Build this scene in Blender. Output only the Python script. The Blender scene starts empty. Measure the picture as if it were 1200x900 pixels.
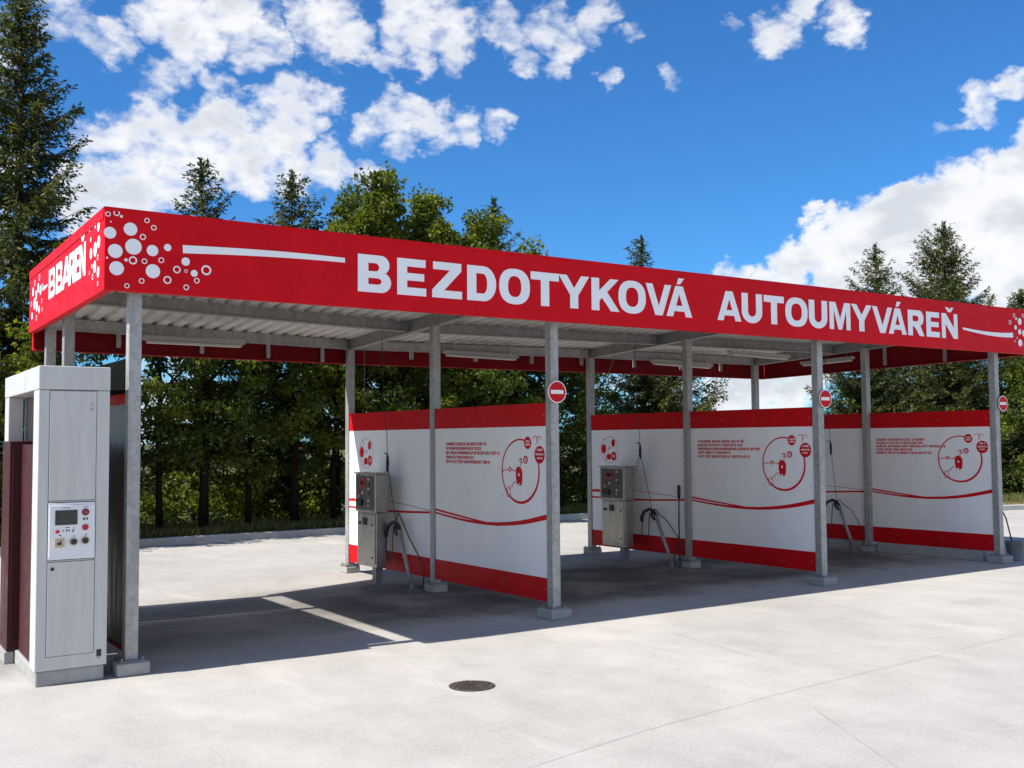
import bpy, bmesh, math, random
import numpy as np
from mathutils import Vector, Matrix
from mathutils.geometry import tessellate_polygon

rad = math.radians
scene = bpy.context.scene
COL = scene.collection
random.seed(7)

# ------------------------------------------------------------------ camera
cam_d = bpy.data.cameras.new("camera")
cam = bpy.data.objects.new("camera", cam_d)
COL.objects.link(cam)
YAW, PIT, ROL = 0.5841, 0.0542, -0.0078
cy_, sy_ = math.cos(YAW), math.sin(YAW)
fwv = Vector((sy_ * math.cos(PIT), cy_ * math.cos(PIT), math.sin(PIT)))
rtv = Vector((cy_, -sy_, 0))
upv = rtv.cross(fwv)
r2v = rtv * math.cos(ROL) + upv * math.sin(ROL)
u2v = -rtv * math.sin(ROL) + upv * math.cos(ROL)
m = Matrix((r2v, u2v, -fwv)).transposed().to_4x4()
m.translation = Vector((-1.9442, -8.4239, 1.8077))
cam.matrix_world = m
cam_d.sensor_fit = 'HORIZONTAL'
cam_d.sensor_width = 36.0
cam_d.lens = 36.0 * 1204.308 / 1200.0
cam_d.clip_start = 0.1
cam_d.clip_end = 3000
scene.camera = cam

# ------------------------------------------------------------------ exposure
vs = scene.view_settings
vs.view_transform = 'Standard'
vs.look = 'None'
vs.gamma = 1
vs.use_curve_mapping = False
vs.exposure = 0.66

# ------------------------------------------------------------------ sun
to_sun = Vector((-0.907, 0.06, 1.0)).normalized()
SUN_EL = math.asin(to_sun.z)
SUN_AZ = math.atan2(to_sun.x, to_sun.y)          # clockwise from +Y
sun_d = bpy.data.lights.new("sun", 'SUN')
sun_d.energy = 5.0
sun_d.angle = rad(0.5)
sun_d.color = (1.0, 0.955, 0.885)
sun = bpy.data.objects.new("sun", sun_d)
sun.rotation_euler = (-to_sun).to_track_quat('-Z', 'Y').to_euler()
sun.location = (-20, 0, 25)
COL.objects.link(sun)

# ------------------------------------------------------------------ world: sky with broken cumulus
world = bpy.data.worlds.new("World")
scene.world = world
world.use_nodes = True
wt = world.node_tree
for n in list(wt.nodes):
    wt.nodes.remove(n)


def N(tree, typ, **kw):
    n = tree.nodes.new(typ)
    for k, v in kw.items():
        setattr(n, k, v)
    return n


def mth(tree, op, a, b=None, c=None, clamp=False):
    n = N(tree, 'ShaderNodeMath', operation=op, use_clamp=clamp)
    for i, x in enumerate((a, b, c)):
        if x is None:
            continue
        if isinstance(x, (int, float)):
            n.inputs[i].default_value = x
        else:
            tree.links.new(x, n.inputs[i])
    return n.outputs[0]


def maprange(tree, v, a, b, c=0.0, d=1.0, smooth=True):
    n = N(tree, 'ShaderNodeMapRange')
    n.interpolation_type = 'SMOOTHSTEP' if smooth else 'LINEAR'
    tree.links.new(v, n.inputs[0])
    for i, x in enumerate((a, b, c, d)):
        n.inputs[1 + i].default_value = x
    return n.outputs[0]


def mixc(tree, fac, a, b, mode='MIX'):
    n = N(tree, 'ShaderNodeMix', data_type='RGBA', blend_type=mode)
    if isinstance(fac, (int, float)):
        n.inputs[0].default_value = fac
    else:
        tree.links.new(fac, n.inputs[0])
    for i, x in ((6, a), (7, b)):
        if isinstance(x, tuple):
            n.inputs[i].default_value = (*x[:3], 1)
        else:
            tree.links.new(x, n.inputs[i])
    return n.outputs[2]


SKY_STRENGTH = 0.066
sky = N(wt, 'ShaderNodeTexSky', sky_type='NISHITA')
sky.sun_disc = False
sky.sun_elevation = SUN_EL
sky.sun_rotation = SUN_AZ
sky.altitude = 300
sky.air_density = 1.0
sky.dust_density = 0.35
sky.ozone_density = 2.5
tc = N(wt, 'ShaderNodeTexCoord')
nrm = N(wt, 'ShaderNodeVectorMath', operation='NORMALIZE')
wt.links.new(tc.outputs['Generated'], nrm.inputs[0])
dirv = nrm.outputs[0]
sep = N(wt, 'ShaderNodeSeparateXYZ')
wt.links.new(dirv, sep.inputs[0])
zz = mth(wt, 'ADD', mth(wt, 'MAXIMUM', sep.outputs[2], 0.0), 0.16)
comb = N(wt, 'ShaderNodeCombineXYZ')
wt.links.new(mth(wt, 'DIVIDE', sep.outputs[0], zz), comb.inputs[0])
wt.links.new(mth(wt, 'DIVIDE', sep.outputs[1], zz), comb.inputs[1])


def wnoise(scale, detail, rough, off=(0, 0, 0), dist=0.0, vec=None):
    mp = N(wt, 'ShaderNodeMapping')
    mp.inputs['Location'].default_value = off
    wt.links.new(vec or comb.outputs[0], mp.inputs[0])
    n = N(wt, 'ShaderNodeTexNoise')
    n.inputs['Scale'].default_value = scale
    n.inputs['Detail'].default_value = detail
    n.inputs['Roughness'].default_value = rough
    n.inputs['Distortion'].default_value = dist
    wt.links.new(mp.outputs[0], n.inputs['Vector'])
    return n.outputs[0]


# cumulus standing in these directions of the sky
BANKS = [    # cumulus puffs: direction, angular radius in degrees, weight
    (0.1828,0.9182,0.3514,1.33,0.6), (0.1997,0.9151,0.3502,1.43,0.8), (0.1458,0.9213,0.3606,1.90,0.5), (0.1724,0.9182,0.3566,1.19,0.6),
    (0.2377,0.8953,0.3767,2.62,1), (0.2612,0.8941,0.3639,2.14,1), (0.2522,0.9063,0.3391,1.52,0.9), (0.2838,0.8791,0.3829,1.90,1),
    (0.3094,0.8809,0.3581,1.62,0.85), (0.3215,0.8750,0.3618,1.33,0.9), (0.3586,0.8522,0.3809,2.14,1), (0.3799,0.8494,0.3664,1.81,1),
    (0.3403,0.8572,0.3864,1.24,0.9), (0.4012,0.8441,0.3556,0.86,0.6), (0.4257,0.8202,0.3822,1.90,0.95), (0.4448,0.8097,0.3828,2.14,1),
    (0.4612,0.8039,0.3756,1.81,0.9), (0.4195,0.8373,0.3507,1.14,0.7), (0.4435,0.8239,0.3529,1.24,0.8), (0.4727,0.8084,0.3506,1.33,0.8),
    (0.4970,0.7784,0.3834,1.43,0.75), (0.5118,0.7725,0.3758,1.43,0.75), (0.5381,0.7526,0.3795,1.43,0.75), (0.5547,0.7462,0.3681,1.43,0.8),
    (0.5305,0.7695,0.3555,1.14,0.75), (0.5732,0.7317,0.3688,1.14,0.65), (0.5744,0.7202,0.3890,1.43,0.7), (0.5548,0.7561,0.3472,1.05,0.7),
    (0.5944,0.7300,0.3372,0.71,0.65), (0.6394,0.6924,0.3343,0.86,0.55), (0.6004,0.7082,0.3714,0.67,0.5), (0.6963,0.6198,0.3620,1.43,0.9),
    (0.6857,0.6269,0.3699,0.95,0.7), (0.7070,0.5975,0.3782,1.24,0.85), (0.7385,0.5700,0.3602,1.33,0.95), (0.7280,0.5758,0.3721,1.05,0.8),
    (0.6661,0.6463,0.3723,0.57,0.5), (0.2334,0.9185,0.3192,1.14,0.65), (0.2203,0.9244,0.3115,0.86,0.55), (0.2840,0.9025,0.3239,1.14,0.7),
    (0.1860,0.9459,0.2657,1.33,0.8), (0.2062,0.9402,0.2712,1.67,1), (0.2347,0.9306,0.2810,1.90,1), (0.2488,0.9321,0.2634,2.14,1),
    (0.2763,0.9213,0.2736,2.14,1), (0.2922,0.9103,0.2930,1.62,1), (0.3122,0.9101,0.2724,2.14,1), (0.3400,0.8973,0.2815,2.14,1),
    (0.3434,0.8852,0.3140,1.81,0.95), (0.3721,0.8739,0.3127,1.43,0.8), (0.3227,0.8949,0.3083,1.33,0.8), (0.2806,0.9108,0.3029,1.14,0.7),
    (0.3621,0.8859,0.2901,1.43,0.95), (0.4105,0.8637,0.2923,1.14,0.7), (0.4297,0.8489,0.3077,1.62,0.85), (0.4514,0.8390,0.3038,1.43,0.85),
    (0.4405,0.8526,0.2812,1.14,0.75), (0.4748,0.8285,0.2968,1.14,0.75), (0.4926,0.8191,0.2940,1.24,0.8), (0.5159,0.8032,0.2977,1.14,0.8),
    (0.4693,0.8384,0.2772,0.76,0.6), (0.1855,0.9580,0.2187,2.38,1), (0.2164,0.9501,0.2248,2.14,1), (0.2442,0.9419,0.2306,1.90,1),
    (0.2275,0.9419,0.2470,1.90,1), (0.3218,0.9141,0.2468,1.62,0.95), (0.3517,0.9015,0.2521,1.81,0.95), (0.3860,0.8861,0.2567,1.62,0.9),
    (0.4156,0.8745,0.2501,1.24,0.8), (0.2985,0.9213,0.2492,1.62,0.9), (0.4312,0.8698,0.2397,0.76,0.6), (0.2651,0.9301,0.2544,1.90,1),
    (0.8250,0.4811,0.2967,1.14,0.9), (0.8173,0.4999,0.2867,1.19,0.9), (0.8103,0.5156,0.2786,0.86,0.75), (0.8037,0.5295,0.2714,0.48,0.55),
    (0.8418,0.4856,0.2357,1.24,0.9), (0.8336,0.5025,0.2294,0.76,0.7), (0.8448,0.4964,0.1997,2.85,1), (0.8223,0.5318,0.2024,2.28,1),
    (0.8036,0.5598,0.2018,1.81,1), (0.7881,0.5844,0.1930,1.81,1), (0.7751,0.6044,0.1841,1.81,1), (0.7584,0.6277,0.1753,1.33,0.9),
    (0.7499,0.6407,0.1645,1.33,0.9), (0.7997,0.5777,0.1634,2.85,1), (0.8282,0.5371,0.1598,3.33,1), (0.8562,0.4949,0.1484,3.56,1),
    (0.7746,0.6145,0.1493,2.14,1), (0.7402,0.6550,0.1521,1.33,0.85), (0.7300,0.6668,0.1497,0.95,0.7), (0.7484,0.6302,0.2065,0.76,0.7),
    (0.7589,0.6174,0.2068,0.57,0.6), (0.7022,0.6943,0.1577,0.86,0.55), (0.7133,0.6855,0.1460,1.14,0.65), (0.8684,0.4438,0.2211,3.80,1),
    (0.8877,0.4354,0.1496,4.27,1), (0.0846,0.9423,0.3240,2.85,0.8), (0.0764,0.9704,0.2293,3.80,0.9), (0.1428,0.9067,0.3969,2.85,0.8),
    (0.2998,0.8548,0.4236,3.33,0.9), (0.4210,0.7977,0.4318,2.85,0.9), (0.5392,0.7267,0.4257,2.38,0.7), (0.7057,0.5786,0.4089,2.38,0.9),
    (0.7360,0.6751,0.0507,2.85,0.8), (0.7145,0.6984,0.0416,1.90,0.8), (0.7564,0.6515,0.0580,1.90,0.75), (0.6677,0.7419,0.0606,2.85,0.7),
    (0.6173,0.7836,0.0699,2.85,0.6), (0.4216,0.9060,0.0383,2.85,0.7), (0.2600,0.9651,0.0303,3.80,0.7),
    (-0.5,0.8,0.3,14,0.7), (0.45,-0.75,0.45,28,0.95), (-0.55,-0.75,0.35,34,0.95), (-0.92,0.1,0.22,22,0.9), (0.95,-0.1,0.3,16,0.9), (-0.75,0.6,0.12,14,0.8)]  # added out-of-view clouds that whiten and brighten the ambient light

st = N(wt, 'ShaderNodeVectorMath', operation='MULTIPLY')
wt.links.new(dirv, st.inputs[0])
st.inputs[1].default_value = (1, 1, 1.5)
dvec = st.outputs[0]
# ragged outlines: bend the directions with turbulence before testing the puffs
wn = N(wt, 'ShaderNodeTexNoise')
wn.inputs['Scale'].default_value = 26.0
wn.inputs['Detail'].default_value = 5
wn.inputs['Roughness'].default_value = 0.6
wt.links.new(dvec, wn.inputs['Vector'])
w1 = N(wt, 'ShaderNodeVectorMath', operation='SUBTRACT')
wt.links.new(wn.outputs['Color'], w1.inputs[0])
w1.inputs[1].default_value = (0.5, 0.5, 0.5)
w2 = N(wt, 'ShaderNodeVectorMath', operation='SCALE')
wt.links.new(w1.outputs[0], w2.inputs[0])
w2.inputs['Scale'].default_value = 0.055
w3 = N(wt, 'ShaderNodeVectorMath', operation='ADD')
wt.links.new(dirv, w3.inputs[0]); wt.links.new(w2.outputs[0], w3.inputs[1])
w4 = N(wt, 'ShaderNodeVectorMath', operation='NORMALIZE')
wt.links.new(w3.outputs[0], w4.inputs[0])
cover = None
for (dx, dy, dz, ang, wgt) in BANKS:
    dv = Vector((dx, dy, dz)).normalized()
    solid = dx > 0.70 and dz < 0.245 and ang < 10
    if solid:
        wgt = min(1.3, wgt * 1.3)
    elif ang < 6:
        wgt *= 0.92
    dn = N(wt, 'ShaderNodeVectorMath', operation='DOT_PRODUCT')
    wt.links.new(w4.outputs[0], dn.inputs[0])
    dn.inputs[1].default_value = dv
    b = maprange(wt, dn.outputs['Value'], math.cos(rad(ang * (1.2 if solid else 1.15))), math.cos(rad(ang * 0.12)), 0.0, wgt)
    cover = b if cover is None else mth(wt, 'MAXIMUM', cover, b)
n_det = wnoise(46.0, 8, 0.55, (1.3, 0.2, 0.7), 0.15, dvec)
dens = mth(wt, 'ADD', mth(wt, 'MULTIPLY', cover, 0.95), mth(wt, 'MULTIPLY', mth(wt, 'SUBTRACT', n_det, 0.5), 1.45))
alpha = maprange(wt, dens, 0.20, 1.02, 0.0, 1.0)
alpha = mth(wt, 'MULTIPLY', alpha, mth(wt, 'MULTIPLY', maprange(wt, cover, 0.02, 0.15), 0.97))
# thicker cloud has a slightly greyer base
thick = maprange(wt, dens, 0.70, 1.0, 0.0, 1.0)
n_sh = wnoise(16.0, 6, 0.55, (7.3, 2.2, 0.4), 0.2, dvec)
shade = mth(wt, 'MULTIPLY', thick, maprange(wt, n_sh, 0.40, 0.64, 0.0, 0.75))
CB = 0.64 / SKY_STRENGTH
cloud_c = mixc(wt, shade, (0.98 * CB, 0.985 * CB, 1.0 * CB), (0.60 * CB, 0.65 * CB, 0.72 * CB))
# clean dry air: deeper blue than the standard atmosphere
tint = N(wt, 'ShaderNodeMix', data_type='RGBA', blend_type='MULTIPLY')
tint.inputs[0].default_value = 1.0
wt.links.new(sky.outputs[0], tint.inputs[6])
tint.inputs[7].default_value = (0.39, 0.96, 1.52, 1)
skyc = mixc(wt, alpha, tint.outputs[2], cloud_c)
bg = N(wt, 'ShaderNodeBackground')
bg.inputs[1].default_value = SKY_STRENGTH
wt.links.new(skyc, bg.inputs[0])
wo = N(wt, 'ShaderNodeOutputWorld')
wt.links.new(bg.outputs[0], wo.inputs[0])


# ------------------------------------------------------------------ materials
def base_mat(name):
    m = bpy.data.materials.new(name)
    m.use_nodes = True
    t = m.node_tree
    return m, t, t.nodes['Principled BSDF'], N(t, 'ShaderNodeTexCoord').outputs['Object']


def tnoise(t, vec, scale, detail=4, rough=0.55, sc=None):
    if sc:
        mp = N(t, 'ShaderNodeMapping')
        mp.inputs['Scale'].default_value = sc
        t.links.new(vec, mp.inputs[0])
        vec = mp.outputs[0]
    n = N(t, 'ShaderNodeTexNoise')
    n.inputs['Scale'].default_value = scale
    n.inputs['Detail'].default_value = detail
    n.inputs['Roughness'].default_value = rough
    t.links.new(vec, n.inputs['Vector'])
    return n.outputs[0]


def bump(t, bs, h, strength, dist=0.01):
    b = N(t, 'ShaderNodeBump')
    b.inputs['Strength'].default_value = strength
    b.inputs['Distance'].default_value = dist
    t.links.new(h, b.inputs['Height'])
    t.links.new(b.outputs[0], bs.inputs['Normal'])


def paint(name, c, rough=0.4, var=0.06, metallic=0.0, sc=None, nscale=3.0, spec=0.5, dirt=None):
    m, t, bs, oc = base_mat(name)
    n1 = tnoise(t, oc, nscale, 5, 0.6, sc)
    f = maprange(t, n1, 0.3, 0.7)
    a = tuple(max(0, x * (1 - var)) for x in c)
    b = tuple(min(1, x * (1 + var)) for x in c)
    col = mixc(t, f, a, b)
    if dirt:
        n2 = tnoise(t, oc, 1.7, 8, 0.7, (1, 1, 0.5))
        col = mixc(t, maprange(t, n2, 0.52, 0.78, 0.0, dirt), col, tuple(x * 0.55 + 0.02 for x in c))
    t.links.new(col, bs.inputs['Base Color'])
    bs.inputs['Roughness'].default_value = rough
    rr = maprange(t, tnoise(t, oc, 7, 4), 0.3, 0.7, rough * 0.8, min(1, rough * 1.2))
    t.links.new(rr, bs.inputs['Roughness'])
    bs.inputs['Metallic'].default_value = metallic
    bs.inputs['Specular IOR Level'].default_value = spec
    return m


def galvanised(name, c, var=0.22, metallic=0.35, rough=0.5):
    m, t, bs, oc = base_mat(name)
    v = N(t, 'ShaderNodeTexVoronoi')
    v.inputs['Scale'].default_value = 28
    t.links.new(oc, v.inputs['Vector'])
    n1 = tnoise(t, oc, 2.0, 6, 0.65, (6, 6, 0.7))
    n2 = tnoise(t, oc, 40, 3, 0.6)
    f = mth(t, 'ADD', mth(t, 'MULTIPLY', n1, 0.7), mth(t, 'MULTIPLY', v.outputs['Color'], 0.22))
    f = mth(t, 'ADD', f, mth(t, 'MULTIPLY', n2, 0.12))
    f = maprange(t, f, 0.35, 0.75)
    col = mixc(t, f, tuple(x * (1 - var) for x in c), tuple(min(1, x * (1 + var)) for x in c))
    t.links.new(col, bs.inputs['Base Color'])
    bs.inputs['Metallic'].default_value = metallic
    t.links.new(maprange(t, n1, 0.3, 0.7, rough - 0.1, rough + 0.12), bs.inputs['Roughness'])
    return m


M = {}
M['red'] = paint('red_fascia_paint', (0.60, 0.003, 0.010), 0.5, 0.07, spec=0.12, dirt=0.10)
M['red_back'] = paint('dark_red_board_back', (0.17, 0.002, 0.005), 0.6, 0.1, spec=0.15, dirt=0.2)
M['white_vinyl'] = paint('white_vinyl', (0.84, 0.84, 0.86), 0.45, 0.02)
M['panel_white'] = paint('white_panel_print', (0.82, 0.815, 0.81), 0.42, 0.03, sc=(1, 1, 0.4), dirt=0.12)
M['panel_red'] = paint('red_panel_print', (0.52, 0.003, 0.008), 0.45, 0.06, spec=0.15, dirt=0.08)
M['print_red'] = paint('red_print_ink', (0.58, 0.010, 0.016), 0.5, 0.05, spec=0.1)
M['print_faint'] = paint('pale_red_print_ink', (0.50, 0.16, 0.16), 0.4, 0.05)
M['galv'] = galvanised('galvanised_steel', (0.36, 0.355, 0.345))
M['galv_dark'] = galvanised('weathered_galvanised_steel', (0.25, 0.247, 0.238))
M['roof'] = galvanised('corrugated_roof_sheet', (0.53, 0.51, 0.475), 0.14, 0.0, 0.6)
M['stainless'] = galvanised('brushed_stainless', (0.39, 0.365, 0.325), 0.16, 0.7, 0.36)
M['stainless_dull'] = galvanised('dull_stainless', (0.33, 0.30, 0.27), 0.22, 0.7, 0.42)
M['kiosk'] = paint('light_grey_powder_coat', (0.52, 0.51, 0.49), 0.42, 0.05, sc=(5, 5, 0.5), dirt=0.07)
M['kiosk_panel'] = paint('pale_control_panel', (0.72, 0.72, 0.74), 0.4, 0.03)
M['gasket'] = paint('door_gap_gasket', (0.06, 0.06, 0.06), 0.8)
M['blocker'] = paint('matt_black_blocker', (0.008, 0.010, 0.008), 0.95, 0.1, spec=0.02)
M['black'] = paint('black_plastic', (0.014, 0.014, 0.015), 0.4, 0.1)
M['rubber'] = paint('black_rubber_hose', (0.02, 0.02, 0.021), 0.55, 0.1)
M['dark_panel'] = paint('dark_control_panel', (0.075, 0.078, 0.072), 0.35, 0.1)
M['screen'] = paint('dark_screen_glass', (0.028, 0.032, 0.032), 0.12, 0.05)
M['red_btn'] = paint('red_button', (0.42, 0.02, 0.025), 0.35)
M['grey_btn'] = paint('pale_button', (0.6, 0.6, 0.6), 0.35)
M['beige'] = paint('beige_card_reader', (0.50, 0.38, 0.25), 0.5)
M['maroon'] = paint('maroon_lacquer', (0.048, 0.008, 0.009), 0.5, 0.12, spec=0.25, dirt=0.1)
M['lamp_white'] = paint('white_lamp_housing', (0.36, 0.35, 0.33), 0.45, 0.04)
M['lamp_diffuser'] = paint('dusty_lamp_diffuser', (0.50, 0.48, 0.44), 0.5, 0.06)
M['iron'] = paint('cast_iron', (0.075, 0.062, 0.055), 0.6, 0.3, 0.3, nscale=25)
M['sign_white'] = paint('white_sign_film', (0.80, 0.80, 0.80), 0.4, 0.02)
M['sign_red'] = paint('red_sign_film', (0.52, 0.004, 0.010), 0.45, 0.04, spec=0.2)
M['bin_grey'] = paint('grey_plastic', (0.16, 0.17, 0.18), 0.5, 0.1)
M['bark'] = paint('dark_bark', (0.012, 0.010, 0.007), 0.95, 0.4, spec=0.1, sc=(8, 8, 1), nscale=6)
M['bark_spruce'] = paint('spruce_bark', (0.05, 0.036, 0.027), 0.9, 0.4, sc=(8, 8, 1), nscale=6)


def concrete(name, c, scale=1.0, bay_shade=False):
    m, t, bs, oc = base_mat(name)
    big = tnoise(t, oc, 0.35 * scale, 6, 0.62)
    mid = tnoise(t, oc, 2.2 * scale, 7, 0.68, (1.0, 0.7, 1))
    fine = tnoise(t, oc, 42 * scale, 5, 0.85)
    swirl = tnoise(t, oc, 0.9 * scale, 8, 0.7, (0.5, 2.2, 1))
    f = mth(t, 'ADD', mth(t, 'MULTIPLY', big, 0.45), mth(t, 'MULTIPLY', mid, 0.35))
    f = mth(t, 'ADD', f, mth(t, 'MULTIPLY', fine, 0.62))
    f = mth(t, 'SUBTRACT', f, 0.21)
    f = maprange(t, f, 0.36, 0.64, smooth=False)
    col = mixc(t, f, tuple(x * 0.74 for x in c), tuple(x * 1.14 for x in c))
    col = mixc(t, maprange(t, swirl, 0.55, 0.8, 0.0, 0.45), col, tuple(x * 0.74 for x in c))
    col = mixc(t, maprange(t, tnoise(t, oc, 0.6 * scale, 7, 0.66, (2.5, 0.6, 1)), 0.54, 0.74, 0.0, 0.55), col, tuple(min(1, x * 1.25) for x in c))
    col = mixc(t, maprange(t, tnoise(t, oc, 1.3 * scale, 9, 0.75, (0.35, 1.6, 1)), 0.53, 0.70, 0.0, 0.35), col, tuple(x * 0.72 for x in c))
    if bay_shade:
        # wash bays: floor colour darkened to deepen the roof shade, patchy where wet
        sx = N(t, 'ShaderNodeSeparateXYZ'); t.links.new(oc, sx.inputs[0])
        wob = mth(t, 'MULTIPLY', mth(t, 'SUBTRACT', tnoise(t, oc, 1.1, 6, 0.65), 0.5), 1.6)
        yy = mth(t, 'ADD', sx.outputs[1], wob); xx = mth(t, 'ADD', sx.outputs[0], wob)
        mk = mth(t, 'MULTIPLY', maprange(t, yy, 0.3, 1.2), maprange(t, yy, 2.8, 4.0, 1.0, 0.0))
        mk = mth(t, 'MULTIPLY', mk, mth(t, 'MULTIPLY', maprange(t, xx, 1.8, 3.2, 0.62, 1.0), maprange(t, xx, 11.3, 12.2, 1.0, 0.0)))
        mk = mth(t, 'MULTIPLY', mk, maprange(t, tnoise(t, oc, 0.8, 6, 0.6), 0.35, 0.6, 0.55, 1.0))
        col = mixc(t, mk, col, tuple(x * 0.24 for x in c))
    # grit and pin holes
    v = N(t, 'ShaderNodeTexVoronoi')
    v.inputs['Scale'].default_value = 38 * scale
    t.links.new(oc, v.inputs['Vector'])
    spk = maprange(t, v.outputs['Distance'], 0.05, 0.16, 0.55, 0.0)
    spk = mth(t, 'MULTIPLY', spk, maprange(t, tnoise(t, oc, 5 * scale, 3), 0.5, 0.66))
    col = mixc(t, spk, col, tuple(x * 0.42 for x in c))
    t.links.new(col, bs.inputs['Base Color'])
    bs.inputs['Roughness'].default_value = 0.85
    bs.inputs['Specular IOR Level'].default_value = 0.3
    bump(t, bs, mth(t, 'ADD', fine, mth(t, 'MULTIPLY', mid, 1.5)), 0.35, 0.006)
    return m


M['concrete'] = concrete('lot_concrete', (0.420, 0.398, 0.366), bay_shade=True)
M['block'] = concrete('footing_concrete', (0.34, 0.335, 0.325), 6)
M['kerb'] = concrete('kerb_concrete', (0.42, 0.41, 0.39), 4)
M['joint'] = paint('joint_filler', (0.37, 0.353, 0.327), 0.9, 0.2)
M['soil'] = concrete('dry_soil', (0.19, 0.15, 0.09), 2)
M['grass_ground'] = concrete('rough_grass_soil', (0.085, 0.10, 0.03), 1.5)


def foliage(name, c1, c2, c3, trans=0.35):
    m = bpy.data.materials.new(name)
    m.use_nodes = True
    t = m.node_tree
    for n in list(t.nodes):
        t.nodes.remove(n)
    out = N(t, 'ShaderNodeOutputMaterial')
    at = N(t, 'ShaderNodeAttribute', attribute_name='leaf_tone')
    cr = N(t, 'ShaderNodeValToRGB')
    cr.color_ramp.elements[0].color = (*c1, 1)
    cr.color_ramp.elements[1].color = (*c3, 1)
    e = cr.color_ramp.elements.new(0.55)
    e.color = (*c2, 1)
    t.links.new(at.outputs['Fac'], cr.inputs[0])
    d = N(t, 'ShaderNodeBsdfPrincipled')
    d.inputs['Roughness'].default_value = 0.55
    d.inputs['Specular IOR Level'].default_value = 0.35
    t.links.new(cr.outputs[0], d.inputs['Base Color'])
    tr = N(t, 'ShaderNodeBsdfTranslucent')
    t.links.new(mixc(t, 1.0, cr.outputs[0], (1.25, 1.35, 0.5), 'MULTIPLY'), tr.inputs[0])
    mx = N(t, 'ShaderNodeMixShader')
    mx.inputs[0].default_value = trans
    t.links.new(d.outputs[0], mx.inputs[1])
    t.links.new(tr.outputs[0], mx.inputs[2])
    t.links.new(mx.outputs[0], out.inputs[0])
    return m


M['leaf'] = foliage('broadleaf_foliage', (0.030, 0.048, 0.008), (0.080, 0.110, 0.014), (0.19, 0.21, 0.022), 0.5)
M['leaf_y'] = foliage('yellowish_foliage', (0.050, 0.074, 0.010), (0.13, 0.16, 0.018), (0.24, 0.25, 0.028), 0.5)
M['needle'] = foliage('spruce_needles', (0.017, 0.027, 0.008), (0.048, 0.062, 0.013), (0.125, 0.125, 0.020), 0.25)
M['scrub_leaf'] = foliage('sunlit_scrub_foliage', (0.07, 0.095, 0.012), (0.17, 0.20, 0.022), (0.29, 0.30, 0.04), 0.5)  # brighter greens: sunlight on the scrub put into the leaf colour
M['grass'] = foliage('grass_blades', (0.06, 0.08, 0.02), (0.11, 0.12, 0.03), (0.22, 0.19, 0.07))


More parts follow.
